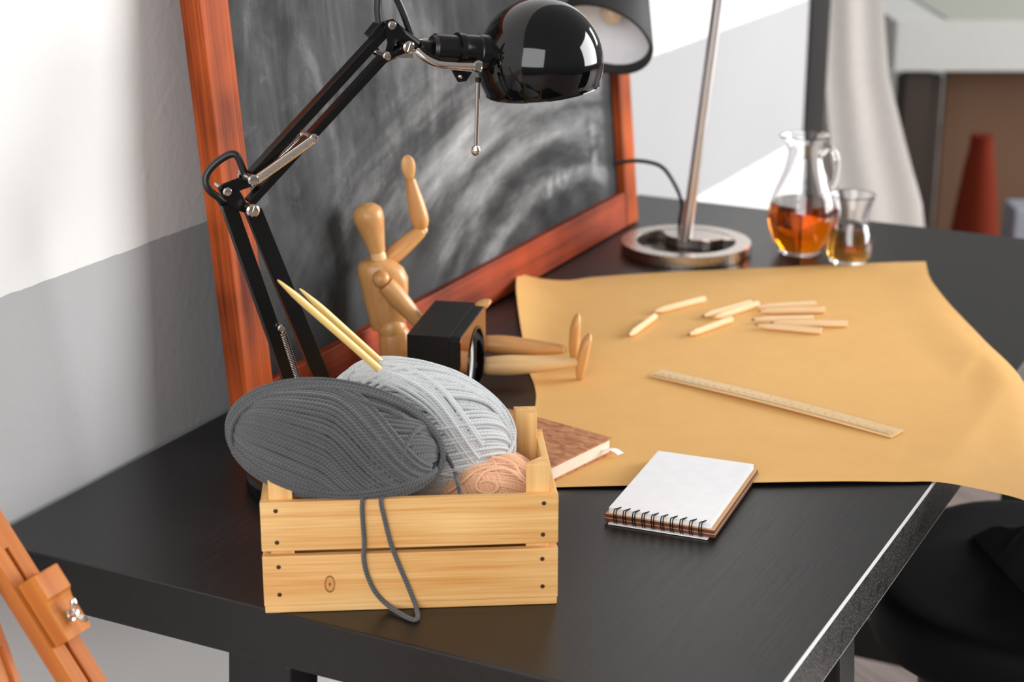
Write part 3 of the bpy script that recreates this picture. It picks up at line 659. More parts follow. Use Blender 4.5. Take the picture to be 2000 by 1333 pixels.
# ================================================================ book
bz = PZ; K = at(1195, 887, bz); e1b = nrm(at(1088, 940, bz)-K); e2b = nrm(at(975, 795, DT+.0178)-at(1195, 857, DT+.0178)); e2b = e2b-e1b*(e2b@e1b); e2b[2] = 0; e2b = nrm(e2b)
bw, bl_ = .150, .205; fr_ = np.array([e2b, e1b, UP])
book = thing('book', K+e1b*bw/2+e2b*bl_/2, 'book with a mottled bark-pattern cover lying behind the crate', 'book')
m = Mat('bark_pattern_cover'); v = m.coord(); n = m.noise(m.mapping(v, scale=(1, 2.0, 1)), 60, 5, .7, .5); n2 = m.noise(v, 18, 3)
colb = m.ramp(n, [(.3, lin((130, 78, 50))), (.5, lin((194, 126, 82))), (.72, lin((222, 164, 114)))]); colb = m.mix(m.ramp(n2, [(.5, (0, 0, 0)), (.7, (.6, .6, .6))]), colb, lin((150, 72, 46)))
m.set(color=colb, rough=.55); M['bark'] = m.m
def bk(z0, z1, ins, name, mat): MB().box(K+e1b*(bw/2)+e2b*(bl_/2)+UP*((z0+z1)/2), (bl_-2*ins, bw-2*ins, z1-z0), fr_).build(name, mat, book, frame=fr_, bevel=.0004)
bk(.0003, .0022, 0, 'back_cover', 'bark'); bk(.0160, .0178, 0, 'front_cover', 'bark'); bk(.0022, .0160, .0018, 'page_block', 'page_edge')
rbp = spline([K+e1b*.012-e2b*-.001+UP*.008, K+e1b*.008-e2b*.006+UP*.0085, K+e1b*.004-e2b*.009+UP*.006, K+e1b*.003-e2b*.013+UP*.0035], 18)
mb = MB(); sd = nrm(e1b+e2b*.2); rings_ = [np.array([p-sd*.004, p+sd*.004, p+sd*.004+UP*.0006, p-sd*.004+UP*.0006]) for p in rbp]; mb.rings(rings_); mb.build('bookmark_ribbon', 'white_paper', book)

# ================================================================ spiral notepad
n1, n2_, n3 = at(1181, 1022), at(1396, 1056), at(1489, 935)
na = nrm(n2_-n1); nb = nrm(n3-n2_); nb = nrm(nb-na*(nb@na)); NW, NH = float(np.linalg.norm(n2_-n1)), float(np.linalg.norm(n3-n2_))
fr_ = np.array([na, nb, UP]); pad = thing('notepad', n1+na*NW/2+nb*NH/2, 'small white spiral-bound notepad with brown covers on the desk', 'notepad')
zb = DT+.0005
def slab(a0, a1, b0_, b1_, z0, z1, name, mat, label=None, bev=.0003):
    MB().box(n1+na*(a0+a1)/2+nb*(b0_+b1_)/2+UP*(zb+(z0+z1)/2-n1[2]), (a1-a0, b1_-b0_, z1-z0), fr_).build(name, mat, pad, frame=fr_, bevel=bev, label=label)
slab(.004, NW-.006, -.003, NH*.6, 0, .0009, 'loose_sheet', 'white_paper')
slab(0, NW, 0, NH, .0016, .0046, 'back_cover', 'cover_brown'); slab(0, NW, 0, NH, .0046, .0050, 'kraft_leaf', 'cover_tan'); slab(0, NW-.0006, .0004, NH-.001, .0056, .0084, 'folded_cover', 'cover_brown'); slab(.0004, NW-.001, .0006, NH-.001, .0084, .0088, 'kraft_leaf', 'cover_tan')
for k in range(8):
    o1, o2 = random.uniform(-.0006, .0006), random.uniform(-.0006, .0006)
    slab(.0035+o1, NW-.0045+o1, .003+o2, NH-.003+o2, .0090+k*.0007, .0096+k*.0007, 'page', 'white_paper', bev=0)
for k in range(10):
    s0 = .011+k*(NW-.024)/9; mb = MB()
    for ds in (-.0011, .0011):
        th = np.linspace(math.radians(-45), math.radians(205), 26); cz = .0076; ry, rz = .0062, .0076
        pth = [n1+na*(s0+ds)+nb*(.0045-ry*(math.sin(t+.2)*.5+.5)*1.35)+UP*(zb-n1[2]+cz+rz*math.cos(t-.15)) for t in np.linspace(0, math.pi, 26)]
        pth = [n1+na*(s0+ds+(.0018 if ds > 0 else .004))+nb*.0055+UP*(zb-n1[2]+.0152)]+pth
        mb.tube(pth, .00052, 6)
    mb.build('ring', 'blackplastic', pad)

# ================================================================ black box with an arched dark opening
hb = .095; top_ = [at(x, y, DT+hb) for x, y in ((849, 587), (946, 593), (900, 661), (796.5, 655))]
xb = nrm(top_[1]-top_[0]+top_[2]-top_[3]); yb = nrm(np.cross(UP, xb)); bc_ = sum(top_)/4-xb*.006; bw_, bd_ = .0452, .1275
fr_ = np.array([xb, yb, UP]); base = V(bc_[0], bc_[1], DT)
bx = thing('speaker', base, 'small black box with a glossy face and round dark opening beside the wooden figure', 'speaker')
MB().box(base+UP*hb/2+UP*.0006, (bw_, bd_, hb-.0006), fr_).build('case', plain('matt_black_case', (10, 10, 10), .5, spec=.3), bx, frame=fr_)
fc = base+xb*(bw_/2)+UP*(hb/2); rO = .0395; OY, OZ = .012, -.0052
# glossy face panel with a round hole
k = 64; th = np.linspace(0, 2*np.pi, k, endpoint=False); hy, hz = bd_/2-.0006, hb/2-.0012
sq = []
for t in th:
    c_, s_ = math.cos(t), math.sin(t); q = min(hy/abs(c_) if abs(c_) > 1e-6 else 9, hz/abs(s_) if abs(s_) > 1e-6 else 9); sq.append((c_*q, s_*q))
zo = .002
ro = np.array([fc+yb*a+UP*(b+zo*0) for a, b in sq]); ri = np.array([fc+yb*(rO*math.cos(t)+OY)+UP*(rO*math.sin(t)+OZ) for t in th])
m = Mat('gloss_wood_reflection'); v = m.coord(); m.set(color=m.mix(m.noise(v, 20, 2), lin((40, 26, 19)), lin((50, 33, 25))), rough=.06, spec=.9, metal=.75)
m.b.inputs['Base Color'].default_value = (*lin((150, 100, 74)), 1); M['glossface'] = m.m
M['glossface2'] = plain('face_wood_reflection', (168, 112, 82), .06, metal=.9)  # black gloss face coloured brown, the wood's reflection put into the colour
mb = MB(); mb.rings([ri, ro, ro+xb*.0112, ri+xb*.0112], closed=True); mb.build('front_frame', bpy.data.materials['matt_black_case'], bx, sharp=30)
mb = MB(); mb.rings([ri+xb*.0113, fc+xb*.0113+(ro-fc)*.985, fc+xb*.0124+(ro-fc)*.985, ri+xb*.0124], closed=True); mb.build('front_panel', 'glossface2', bx, sharp=30)
rin = lambda q, d: np.array([fc+yb*(q*math.cos(t)+OY)+UP*(q*math.sin(t)+OZ)+xb*d for t in th])
mb = MB(); mb.rings([rin(rO+.0016, .0124), rin(rO+.0016, .0134), rin(rO-.0012, .0134), rin(rO-.0012, .0004), rin(rO-.0002, .0004)], cap=False); mb.build('opening_rim', 'blackgloss', bx, sharp=30)
mb = MB(); mb.rings([rin(rO-.0013, .0003), rin(rO-.0013, .0014), rin(rO-.0135, .0014), rin(rO-.0135, .0003)], closed=True); mb.build('inner_ring', 'white_paper', bx, sharp=30, label='white ring at the back of the opening')
mb = MB(); mb.rings([rin(rO-.0136, .0002), rin(rO-.0136, .0009), rin(.0005, .0009)], cap=True); mb.build('inner_face', 'glossface2', bx, sharp=30)
# ================================================================ jointed wooden figure sitting against the board
PM = at(778, 692, DT+.027); md = nrm(V(.83, .555, 0)); ml = V(md[1], -md[0], 0)
PM[0] += .004
def G(x, y, off=0.0): return atp(x, y, PM+ml*off, ml)
mu = 2.04/FPX
man = thing('artist_mannequin', V(PM[0], PM[1], DT), 'jointed wooden artist mannequin sitting with one arm raised', 'mannequin')
def wframe(t): t = nrm(t); a = nrm(np.cross(t, ml) if abs(t@ml) < .9 else np.cross(t, UP)); return np.array([t, a, np.cross(t, a)])
def limb(p, q, rad, name, mat='beech', k=22):
    """turned limb, rad: list of (fraction, radius)"""
    p = np.asarray(p); q = np.asarray(q); t = q-p; Ln = np.linalg.norm(t); rr = prof_smooth([(r, f*Ln) for f, r in rad], 28)
    mb = MB(); mb.lathe([(.0003, rr[0][1])]+rr+[(.0003, rr[-1][1])], p, k, t); return mb.build(name, mat, man, frame=wframe(t), sharp=50)
h0_, h1_ = G(737, 492), G(713, 397)
limb(h0_, h1_, [(0, 16*mu), (.12, 18*mu), (.45, 25*mu), (.70, 29.5*mu), (.85, 27*mu), (.95, 17*mu), (1, 2*mu)], 'head')
limb(G(741, 508), G(735, 488), [(0, 14*mu), (.2, 15*mu), (.9, 14.5*mu), (1, 13*mu)], 'neck', 'beech_pale')
# chest: turned egg-like block, broad at the shoulders
c0_, c1_ = G(760, 640), G(741, 505); ca = nrm(c1_-c0_); cf = nrm(np.cross(ml, ca)); cf = cf if cf@md > 0 else -cf; cl_ = np.linalg.norm(c1_-c0_)
sec = []
for f, fr_f, bk_, lat in [(0, 30, 33, 20), (.04, 34, 35, 24), (.25, 40, 38, 30), (.5, 47, 42, 36), (.68, 50, 44, 39), (.82, 44, 46, 38), (.93, 28, 44, 34), (.985, 12, 38, 28), (1.0, 4, 28, 20)]:
    c = c0_+ca*cl_*f+cf*(fr_f-bk_)/2*mu; sec.append((c, (fr_f+bk_)/2*mu, lat*mu*.86))
mb = MB(); mb.loft(sec, cf, np.cross(ca, cf), 32, p=2.3); mb.build('chest', 'beech', man, frame=wframe(ca), sharp=50)
mb = MB(); mb.ball(G(765, 640), 29*mu, 28, 14); mb.build('waist_ball', 'beech', man)
pc = G(776, 690); mb = MB(); pa = nrm(G(770, 645)-G(780, 725))
ps = [(G(768, 640)-pa*0, 24*mu, 22*mu), (G(770, 650), 30*mu, 27*mu), (G(774, 675), 34*mu, 30*mu), (G(778, 700), 34*mu, 30*mu), (G(781, 718), 26*mu, 24*mu), (G(782, 726), 8*mu, 8*mu)]
mb.loft(ps[::-1], nrm(np.cross(ml, pa)), np.cross(pa, nrm(np.cross(ml, pa))), 28, p=2.4); mb.build('pelvis', 'beech', man, frame=wframe(pa), sharp=50)
sN, sF = G(744, 545, .024), G(748, 512, -.027)
mb = MB(); mb.ball(sN, 17*mu, 22, 12); mb.build('shoulder_joint', 'beech', man)
mb = MB(); mb.ball(G(757, 508, -.022), 15*mu, 20, 10); mb.build('shoulder_joint', 'beech', man)
eN = G(838, 652, .028); hN = G(950, 592, .030); wN = eN+(hN-eN)*.80
limb(sN+(eN-sN)*.10, eN, [(0, 17*mu), (.08, 18.5*mu), (.3, 19*mu), (.7, 15*mu), (1, 12*mu)], 'upper_arm')
limb(eN, wN, [(0, 11*mu), (.08, 15*mu), (.3, 16*mu), (1, 9*mu)], 'forearm')
def hand(p, q, name, wide, thick, face):
    p = np.asarray(p); q = np.asarray(q); t = nrm(q-p); Ln = np.linalg.norm(q-p); fa = nrm(face-t*(face@t)); sd_ = np.cross(t, fa); sec = []
    for f in np.sin(np.linspace(0, math.pi/2, 18)):
        w_ = wide*max(.04, math.sqrt(max(0, 1-((f-.56)/.441)**2))) if f > .56 else wide*(.42+.58*math.sin(math.pi/2*f/.56))
        sec.append((p+t*Ln*f, w_, max(.05*thick, thick*math.sin(math.pi*min(.97, .25+.72*f))**.8)))
    mb = MB(); mb.loft(sec, sd_, fa if np.cross(sd_, fa)@t > 0 else -fa, 24); return mb.build(name, 'beech', man, frame=wframe(t), sharp=60)
hand(wN, hN+(hN-wN)*.42, 'hand', 17*mu, 10*mu, UP)
eF, wF, tF = G(825, 449, -.036), G(801, 350, -.036), G(794, 303, -.036)
limb(G(757, 508, -.024), eF, [(0, 17*mu), (.3, 18*mu), (.75, 15*mu), (.95, 12.5*mu), (1, 8*mu)], 'upper_arm')
mb = MB(); mb.ball(eF, 10.5*mu, 16, 9); mb.build('elbow_joint', 'beech_pale', man)
limb(eF, wF, [(0, 8*mu), (.06, 13*mu), (.2, 17.5*mu), (.45, 17*mu), (1, 10*mu)], 'forearm')
hand(wF+(tF-wF)*-.05, tF, 'hand', 14*mu, 6.5*mu, -Fh+R*.25)
# legs stretched out along the desk
for side, kn, an, toe, heel, off in (('near', (940, 716), (1122, 709), (1150, 651), (1131, 741), .035), ('far', (940, 672), (1098, 683), (1127, 612), (1121, 708), -.026)):
    K_, A_ = G(*kn, off), G(*an, off); H_ = G(795, 700, off*.62)
    limb(H_, K_, [(0, 14*mu), (.1, 22*mu), (.35, 24*mu), (1, 15*mu)], 'thigh')
    limb(K_-(A_-K_)*.09, K_+(A_-K_)*.06, [(0, 12*mu), (.3, 15*mu), (.8, 15*mu), (1, 14*mu)], 'knee_joint', 'beech_pale')
    limb(K_+(A_-K_)*.03, A_, [(0, 15*mu), (.06, 18*mu), (.3, 20*mu), (.7, 15*mu), (1, 9.5*mu)], 'calf', 'beech_pale' if side == 'near' else 'beech')
    mb = MB(); mb.ball(A_, 9*mu, 16, 9); mb.build('ankle_joint', 'beech_pale', man)
    T_, E_ = G(*toe, off), G(*heel, off); t = nrm(T_-E_); Ln = np.linalg.norm(T_-E_); sole = nrm(np.cross(ml, t)); sole = sole if sole@md > 0 else -sole; sec = []
    for f, fwd, bkw, lat in [(0, 2, 4, 4), (.04, 5, 9, 9), (.25, 7, 14, 12), (.45, 7, 15, 14), (.7, 7, 14, 17), (.88, 6, 9, 14), (.97, 4, 4, 8), (1, 1, 1, 2)]:
        sec.append((E_+t*Ln*f+sole*((fwd-bkw)/2+2)*mu, (fwd+bkw)/2*mu, lat*mu))
    sd_ = np.cross(t, sole); mb = MB(); mb.loft(sec, sole, sd_, 22, p=2.2); mb.build('foot', 'beech', man, frame=wframe(t), sharp=55)

# ================================================================ wooden crate
cl0 = at(517, 1200); cr0 = at(1089, 1181); e1 = nrm(cr0-cl0); e2 = V(-e1[1], e1[0], 0); CW = float(np.linalg.norm(cr0-cl0)); CD = .152; ST = .0062
def K3(s, d, z): return cl0+e1*s+e2*d+UP*z
frc = np.array([e1, e2, UP]); frs = np.array([e2, -e1, UP]); frv = np.array([UP, e1, e2])
crate = thing('crate', K3(CW/2, CD/2, 0), 'small pale pine crate with slatted sides full of yarn at the desk corner', 'crate')
def slat(s0, s1, d0, d1, z0, z1, mat='pine', fr=frc, name='slat'):
    return MB().box(K3((s0+s1)/2, (d0+d1)/2, (z0+z1)/2), (s1-s0, d1-d0, z1-z0), frc).build(name, mat, crate, frame=fr, bevel=.0007)
fs1 = slat(0, CW, 0, ST, .0066, .0515, 'pine_knot'); fs2_ = slat(0, CW, 0, ST, .0562, .0996)
slat(0, CW, CD-ST, CD, .0066, .0515); slat(0, CW, CD-ST, CD, .0562, .0996)
for s0 in (0.0004, CW-ST-.0004):
    slat(s0, s0+ST, ST, CD-ST, .0066, .0515, fr=frs); slat(s0, s0+ST, ST, CD-ST, .0562, .0996, fr=frs)
slat(.0006, CW-.0006, .0006, CD-.0006, .0003, .0064, name='bottom_board')
pw = .0195
for sx, dx in ((0, 0), (1, 0), (0, 1), (1, 1)):
    s0 = ST+.0006 if not sx else CW-ST-.0006; d0 = ST+.0002 if not dx else CD-ST-.0002; ss = 1 if not sx else -1; ds = 1 if not dx else -1
    q = [K3(s0, d0, .0066), K3(s0+ss*pw, d0, .0066), K3(s0+ss*pw*.92, d0+ds*pw*.3, .0066), K3(s0+ss*pw*.3, d0+ds*pw*.92, .0066), K3(s0, d0+ds*pw, .0066)]
    hgt = .1172
    mb = MB(); mb.prism(q, UP*hgt); mb.build('corner_post', 'pine', crate, frame=frv, bevel=.0006)
for par, zs in ((fs2_, (.092, .064)), (fs1, (.042, .017))):
    for z_ in zs:
        for s_ in (.0125, CW-.0125):
            mb = MB(); mb.lathe([(.0003, -.001), (.0019, -.001), (.0019, .0002), (.0012, .0003), (.0003, .0001)], K3(s_+random.uniform(-.0006, .0006), 0, z_), 14, -e2); mb.build('nail', 'nail', par)

# ================================================================ yarn
def skein(c, Lx, Hx, a, b, h, layers, loops, sr, mat, mb=None, p=2.3):
    """wound ball: strands run along the surface of an ellipsoid with axes Lx (long), Wx (towards the viewer), Hx"""
    Wx = nrm(np.cross(Lx, Hx)); Wx = Wx if Wx@(C-c) > 0 else -Wx; mb = mb or MB()
    def surf(x, th, s):
        w = np.power(np.maximum(0, 1-np.abs(x)**p), 1/2.0)
        P = c+np.outer(a*x*s, Lx)+np.outer(b*s*w*np.cos(th), Wx)+np.outer(h*s*w*np.sin(th), Hx)
        N = np.outer(x/a, Lx)+np.outer(w*np.cos(th)/b, Wx)+np.outer(w*np.sin(th)/h, Hx); N /= np.linalg.norm(N, axis=1)[:, None]
        return P, N
    for (n, th0, th1, x0, x1, xc, k0, k1, s, wob) in layers:
        ph = rng.uniform(0, 6.28)
        for i in range(n):
            t = np.linspace(-1, 1, 54); xs_ = x0+(x1-x0)*(np.sin(t*np.pi/2)*.5+.5)
            sp = np.log1p(np.exp((xs_-xc)*20))/20; sm = np.log1p(np.exp(-(xs_-xc)*20))/20
            th = th0+(th1-th0)*(i+rng.uniform(-.14, .14))/max(1, n-1)+k0*sm+k1*sp+wob*np.sin(xs_*3+ph+i*.21)
            ss = s+rng.uniform(-.012, .018)+0*xs_
            e = np.clip((1-np.abs(t))/.10, 0, 1); ss = ss-(1-e)*.05
            P, N = surf(xs_, th, ss); mb.tube(P, sr*rng.uniform(.93, 1.06), 7, cap=False, uv=True, normals=N)
    for (n, d0, d1, tilt, yaw, s) in loops:
        for i in range(n):
            d = d0+(d1-d0)*(i+rng.uniform(-.15, .15))/max(1, n-1); tl_ = tilt+rng.uniform(-.035, .035); yw = yaw+rng.uniform(-.03, .03)
            nn = nrm(V(math.sin(yw), math.cos(yw)*math.cos(tl_), math.cos(yw)*math.sin(tl_)))
            u_ = nrm(np.cross(nn, V(0, 0, 1)) if abs(nn[2]) < .9 else np.cross(nn, V(1, 0, 0))); v_ = np.cross(nn, u_); rad = math.sqrt(max(.02, 1-d*d))
            ph = np.linspace(0, 2*np.pi, 84); q = nn*d+rad*(np.cos(ph)[:, None]*u_+np.sin(ph)[:, None]*v_); q = q*(s+rng.uniform(-.012, .016))
            q = q*(1+.018*np.sin(ph*2+i)[:, None])
            x = np.clip(q[:, 0], -1.2, 1.2)
            P = c+np.outer(a*q[:, 0], Lx)+np.outer(b*q[:, 1], Wx)+np.outer(h*q[:, 2], Hx); N = np.outer(q[:, 0]/a, Lx)+np.outer(q[:, 1]/b, Wx)+np.outer(q[:, 2]/h, Hx)
            mb.tube(P, sr*rng.uniform(.94, 1.06), 7, cap=False, uv=True, normals=N)
    return mb, Wx
def core_mesh(c, Lx, Wx, Hx, a, b, h, s=.965):
    mb = MB(); sec = []
    for t in np.linspace(-1, 1, 25):
        x = math.sin(t*math.pi/2)*.995; w = max(.02, (1-abs(x)**2.3)**.5); sec.append((c+Lx*a*x*s, b*w*s, h*w*s))
    mb.loft(sec, Wx, Hx, 32)
    return mb
def fuzz(c, Lx, Wx, Hx, a, b, h, n, ln_):
    mb = MB()
    for i in range(n):
        q = nrm(rng.normal(size=3)); P0 = c+Lx*a*q[0]*1.03+Wx*b*q[1]*1.03+Hx*h*q[2]*1.03; N = nrm(Lx*q[0]/a+Wx*q[1]/b+Hx*q[2]/h)
        t = nrm(np.cross(N, rng.normal(size=3))); l2 = ln_*rng.uniform(.3, 1); cv = rng.uniform(.8, 2.2)
        pts = [P0+N*l2*s_*(1-.45*s_*cv)+t*l2*cv*s_*s_*.9 for s_ in (0, .33, .66, 1)]; mb.tube(pts, .000075, 3, cap=False)
    return mb
def yarn_thing(name, c, Lx, Hx, a, b, h, layers, loops, sr, key, label, fz, coreS=.965, fl=.006):
    mb, Wx = skein(c, Lx, Hx, a, b, h, layers, loops, sr, None)
    root = thing(name, c-UP*h, label, 'yarn')
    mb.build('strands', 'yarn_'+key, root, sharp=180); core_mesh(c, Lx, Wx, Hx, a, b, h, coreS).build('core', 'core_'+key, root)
    if fz: fuzz(c, Lx, Wx, Hx, a, b, h, fz, fl).build('fuzz', 'yarn_'+key, root, kind='stuff')
    return root, Wx
# dark grey skein lying over the left front corner of the crate
yn = e2    # depth direction of the crate
def Y(x, y, d): return atp(x, y, K3(0, d, 0), e2)
cD = Y(656, 862, .034); ang = math.radians(-11); vdir = nrm(np.cross(e1, UP)); vdir = vdir if vdir@Fh < 0 else -vdir
LxD = nrm(math.cos(ang)*e1+math.sin(ang)*UP); HxD = nrm(np.cross(np.cross(LxD, UP), LxD)); HxD = HxD if HxD[2] > 0 else -HxD
aD, bD, hD = .0805, .0400, .0455
dk, WxD = yarn_thing('yarn_skein', cD, LxD, HxD, aD, bD, hD,
    [(70, 0, 2*math.pi*.99, -.985, .985, .5, .0, .25, 1.0, .02),
     (28, math.radians(-46), math.radians(88), -.985, .93, -.06, .22, -1.6, 1.065, .05),
     (13, math.radians(-20), math.radians(62), .34, .985, .6, -.5, 1.2, 1.05, .08),
     (8, math.radians(-80), math.radians(-38), -.92, .96, .1, .15, .42, 1.10, .03)],
    [(3, .16, .30, .06, .03, 1.12), (2, -.02, .06, .10, .05, 1.10), (2, .86, .91, .2, 1.15, 1.08)], .00188, 'dark', 'charcoal grey skein of wool on the left of the crate', 4500, .935, .008)
def hit(x, y, c, Lx, Wx, Hx, a, b, h, k):
    """where the line of sight meets the scaled ellipsoid"""
    Mx = np.array([Lx/(a*k), Wx/(b*k), Hx/(h*k)]); o = Mx@(C-c); d = Mx@ray(x, y); A_, B_, C_ = d@d, o@d, o@o-1; D = B_*B_-A_*C_
    return C+ray(x, y)*((-B_-math.sqrt(D))/A_ if D > 0 else -B_/A_)
def strand(pts, r, parent, mat, name='yarn_tail', n=90):
    P = spline(pts, n); mb = MB(); mb.tube(P, r, 9, uv=True); return mb.build(name, mat, parent, sharp=180)
fz = -.0026
strand([Y(712, 968, .004), Y(708, 979, fz), Y(707, 1000, fz), Y(711, 1060, fz), Y(710, 1092, fz), Y(717, 1125, fz), Y(733, 1158, fz), Y(758, 1184, fz-.001), at(782, 1199, DT+.003), at(800, 1209, DT+.0022), at(812, 1211, DT+.0022), at(816, 1203, DT+.003), Y(811, 1183, fz-.002), Y(796, 1145, fz), Y(777, 1100, fz), Y(762, 1060, fz), Y(752, 1020, fz), Y(745, 990, fz), Y(744, 979, fz), Y(748, 968, .004)], .0019, dk, 'yarn_dark', n=190)
# light grey skein behind it
cLg = Y(817, 836, .106); ang = math.radians(-20)
LxL = nrm(math.cos(ang)*e1+math.sin(ang)*UP); HxL = nrm(np.cross(np.cross(LxL, UP), LxL)); HxL = HxL if HxL[2] > 0 else -HxL
lg, WxL = yarn_thing('yarn_skein', cLg, LxL, HxL, .0785, .0425, .0535,
    [(78, 0, 2*math.pi*.99, -.985, .985, .0, .0, .75, 1.0, .02),
     (19, math.radians(48), math.radians(124), -.985, .97, -.1, .1, .5, 1.05, .04),
     (8, math.radians(30), math.radians(62), -.6, .62, .0, .6, -1.1, 1.065, .03),
     (28, math.radians(-75), math.radians(36), -.35, .985, .2, -.7, .85, 1.055, .03)],
    [(4, .05, .22, -.12, .02, 1.07), (3, .35, .46, .9, .1, 1.085), (3, .4, .52, .25, .3, 1.09)], .00188, 'light', 'pale grey skein of wool at the back of the crate', 4500, .935, .008)
DA = (cD, LxD, WxD, HxD, aD, bD, hD, 1.12); LA = (cLg, LxL, WxL, HxL, .0785, .0425, .0535, 1.12)
strand([hit(690, 776, *DA), hit(722, 788, *DA), hit(760, 800, *DA), hit(790, 815, *DA), hit(815, 832, *LA), hit(838, 852, *LA), hit(862, 876, *LA), hit(880, 905, *LA), hit(889, 925, *LA), Y(894, 945, .036), Y(898, 962, .030), Y(901, 978, .018)], .0018, dk, 'yarn_dark')
# peach ball at the right inside the crate
cP = K3(.192, .086, .0640); LxP = nrm(e1*.8+e2*.4); HxP = nrm(np.cross(np.cross(LxP, UP), LxP)); HxP = HxP if HxP[2] > 0 else -HxP
pk, WxP = yarn_thing('yarn_ball', cP, LxP, HxP,   .0440, .0420, .0380,
    [(96, 0, 2*math.pi*.99, -.985, .985, .0, .3, .3, 1.0, .02), (22, math.radians(0), math.radians(80), -.6, .985, .2, .4, -.8, 1.04, .03)],
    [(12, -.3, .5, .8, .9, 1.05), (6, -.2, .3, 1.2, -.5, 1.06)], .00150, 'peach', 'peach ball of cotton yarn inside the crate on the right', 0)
PA = (cP, LxP, WxP, HxP,   .0440, .0420, .0380, 1.13)
strand([hit(x, y, *PA) for x, y in ((876, 962), (905, 940), (930, 920), (965, 912), (995, 919), (1018, 936), (1034, 948))], .0014, pk, 'yarn_peach')
strand([hit(x, y, *PA) for x, y in ((1026, 936), (1005, 922), (975, 916), (947, 922), (932, 940), (931, 955), (943, 963), (962, 963), (972, 953), (966, 943), (950, 939), (936, 944))], .0014, pk, 'yarn_peach')
strand([hit(x, y, *PA) for x, y in ((960, 893), (985, 897), (1005, 908), (1015, 925), (1030, 940))], .0014, pk, 'yarn_peach')
# needles stuck in the pale skein
for (x0, y0, x1, y1, d0, d1, lab) in ((542, 547, 748, 728, .040, .095, 'wooden knitting needle with its tip higher, left of the pair'), (585, 564, 762, 724, .075, .112, 'wooden knitting needle with its tip lower, right of the pair')):
    a, b = Y(x0, y0, d0), Y(x1, y1, d1); b = b+(b-a)*.22; t = nrm(b-a); n = np.linalg.norm(b-a)
    mb = MB(); mb.lathe([(.0002, 0), (.0006, .0006), (.0012, .004), (.0027, .021), (.0031, .032), (.0031, n), (.0002, n)], a, 20, t); o = mb.build('knitting_needle', 'bamboo', frame=wframe(t), sharp=60)
    tag(o, lab, 'knitting needle', 'pair of wooden knitting needles')

# ================================================================ easel at the lower left
EZ = 1.36
t2 = nrm((dep(222, 1333, EZ)-dep(10, 993, EZ))); vw = -nrm(ray(100, 1170)); acr = nrm(np.cross(t2, vw)); acr = acr if acr@R > 0 else -acr
ry_ = math.radians(38); fn = nrm(vw*math.cos(ry_)+acr*math.sin(ry_)); fa = nrm(np.cross(fn, t2)); fa = fa if fa@R > 0 else -fa
e0 = dep(50, 1125, EZ)     # a point on the middle of the front face
sE = EZ/FPX
def E(s, a, d=0): return e0+t2*s*sE+fa*a*sE+fn*d*sE
frE = np.array([t2, fa, fn])
easel = thing('easel', E(1500, 0, -25), 'light wooden easel standing at the near left corner of the desk', 'easel')
lenD = ((0-e0[2])/(t2[2]*sE)) if t2[2] < 0 else 2500
fwid, dep_ = 36, 44
def ebox(s0, s1, a0, a1, d0, d1, name, mat='easelwood', par=None, bev=.0008): return MB().box(E((s0+s1)/2, (a0+a1)/2, (d0+d1)/2), ((s1-s0)*sE, (a1-a0)*sE, (d1-d0)*sE), frE).build(name, mat, par or easel, frame=frE, bevel=bev)
mb = MB()
for (s0, s1, a0, a1, d0, d1) in ((-900, -66, -fwid, fwid, -dep_, 0), (-66, lenD-10, -fwid, -5, -dep_, 0), (-66, lenD-10, 5, fwid, -dep_, 0), (-66, lenD-10, -5, 5, -dep_, -22)):
    mb.box(E((s0+s1)/2, (a0+a1)/2, (d0+d1)/2), ((s1-s0)*sE, (a1-a0)*sE, (d1-d0)*sE), frE)
mb.build('mast', 'easelwood', easel, frame=frE)
# sliding block: stepped profile cut across
def blockpoly(a): return [E(10, a, 0), E(10, a, 56), E(62, a, 56), E(68, a, 48), E(80, a, 43), E(152, a, 43), E(152, a, 0)]
mb = MB(); mb.prism(blockpoly(-fwid+6), fa*(2*fwid-5)*sE); blk = mb.build('sliding_block', 'easelwood', easel, frame=frE, bevel=.0012)
c = E(112, 6, 43); mb = MB(); mb.lathe([(.0003, 0), (.0042, 0), (.0044, .0012), (.003, .0016), (.0028, .007), (.0018, .0088), (.0003, .009)], c, 18, fn); ws = mb.build('wing_nut', 'chrome', blk)
for sg in (-1, 1):
    wd = nrm(t2*.75*sg+fa*.15+fn*.5); mb = MB(); mb.tube([c+fn*.003, c+fn*.004+wd*.004, c+fn*.005+wd*.009, c+fn*.005+wd*.0115], [.0018, .0022, .0028, .0014], 12); mb.build('wing', 'chrome', ws)
# second member at the corner of the picture
t3 = nrm(dep(56, 1340, EZ-.03)-dep(-2, 1182, EZ-.03)); g0 = dep(-14, 1270, EZ-.03); fa3 = nrm(np.cross(fn, t3)); fa3 = fa3 if fa3@R > 0 else -fa3; fr3 = np.array([t3, fa3, np.cross(t3, fa3)])
def E3(s, a, d): return g0+t3*s*sE+fa3*a*sE+fn*d*sE
l3 = ((0-g0[2])/(t3[2]*sE))
mb = MB()
for (s0, s1, a0, a1, d0, d1) in ((-500, 0, -32, 36, -24, 0), (0, l3-10, 22, 36, -24, 0), (0, l3-10, -32, -18, -24, 0), (0, l3-10, -18, 22, -24, -8)):
    mb.box(E3((s0+s1)/2, (a0+a1)/2, (d0+d1)/2), ((s1-s0)*sE, (a1-a0)*sE, (d1-d0)*sE), np.array([t3, fa3, fn]))
mb.build('side_leg', 'easelwood', easel, frame=fr3)

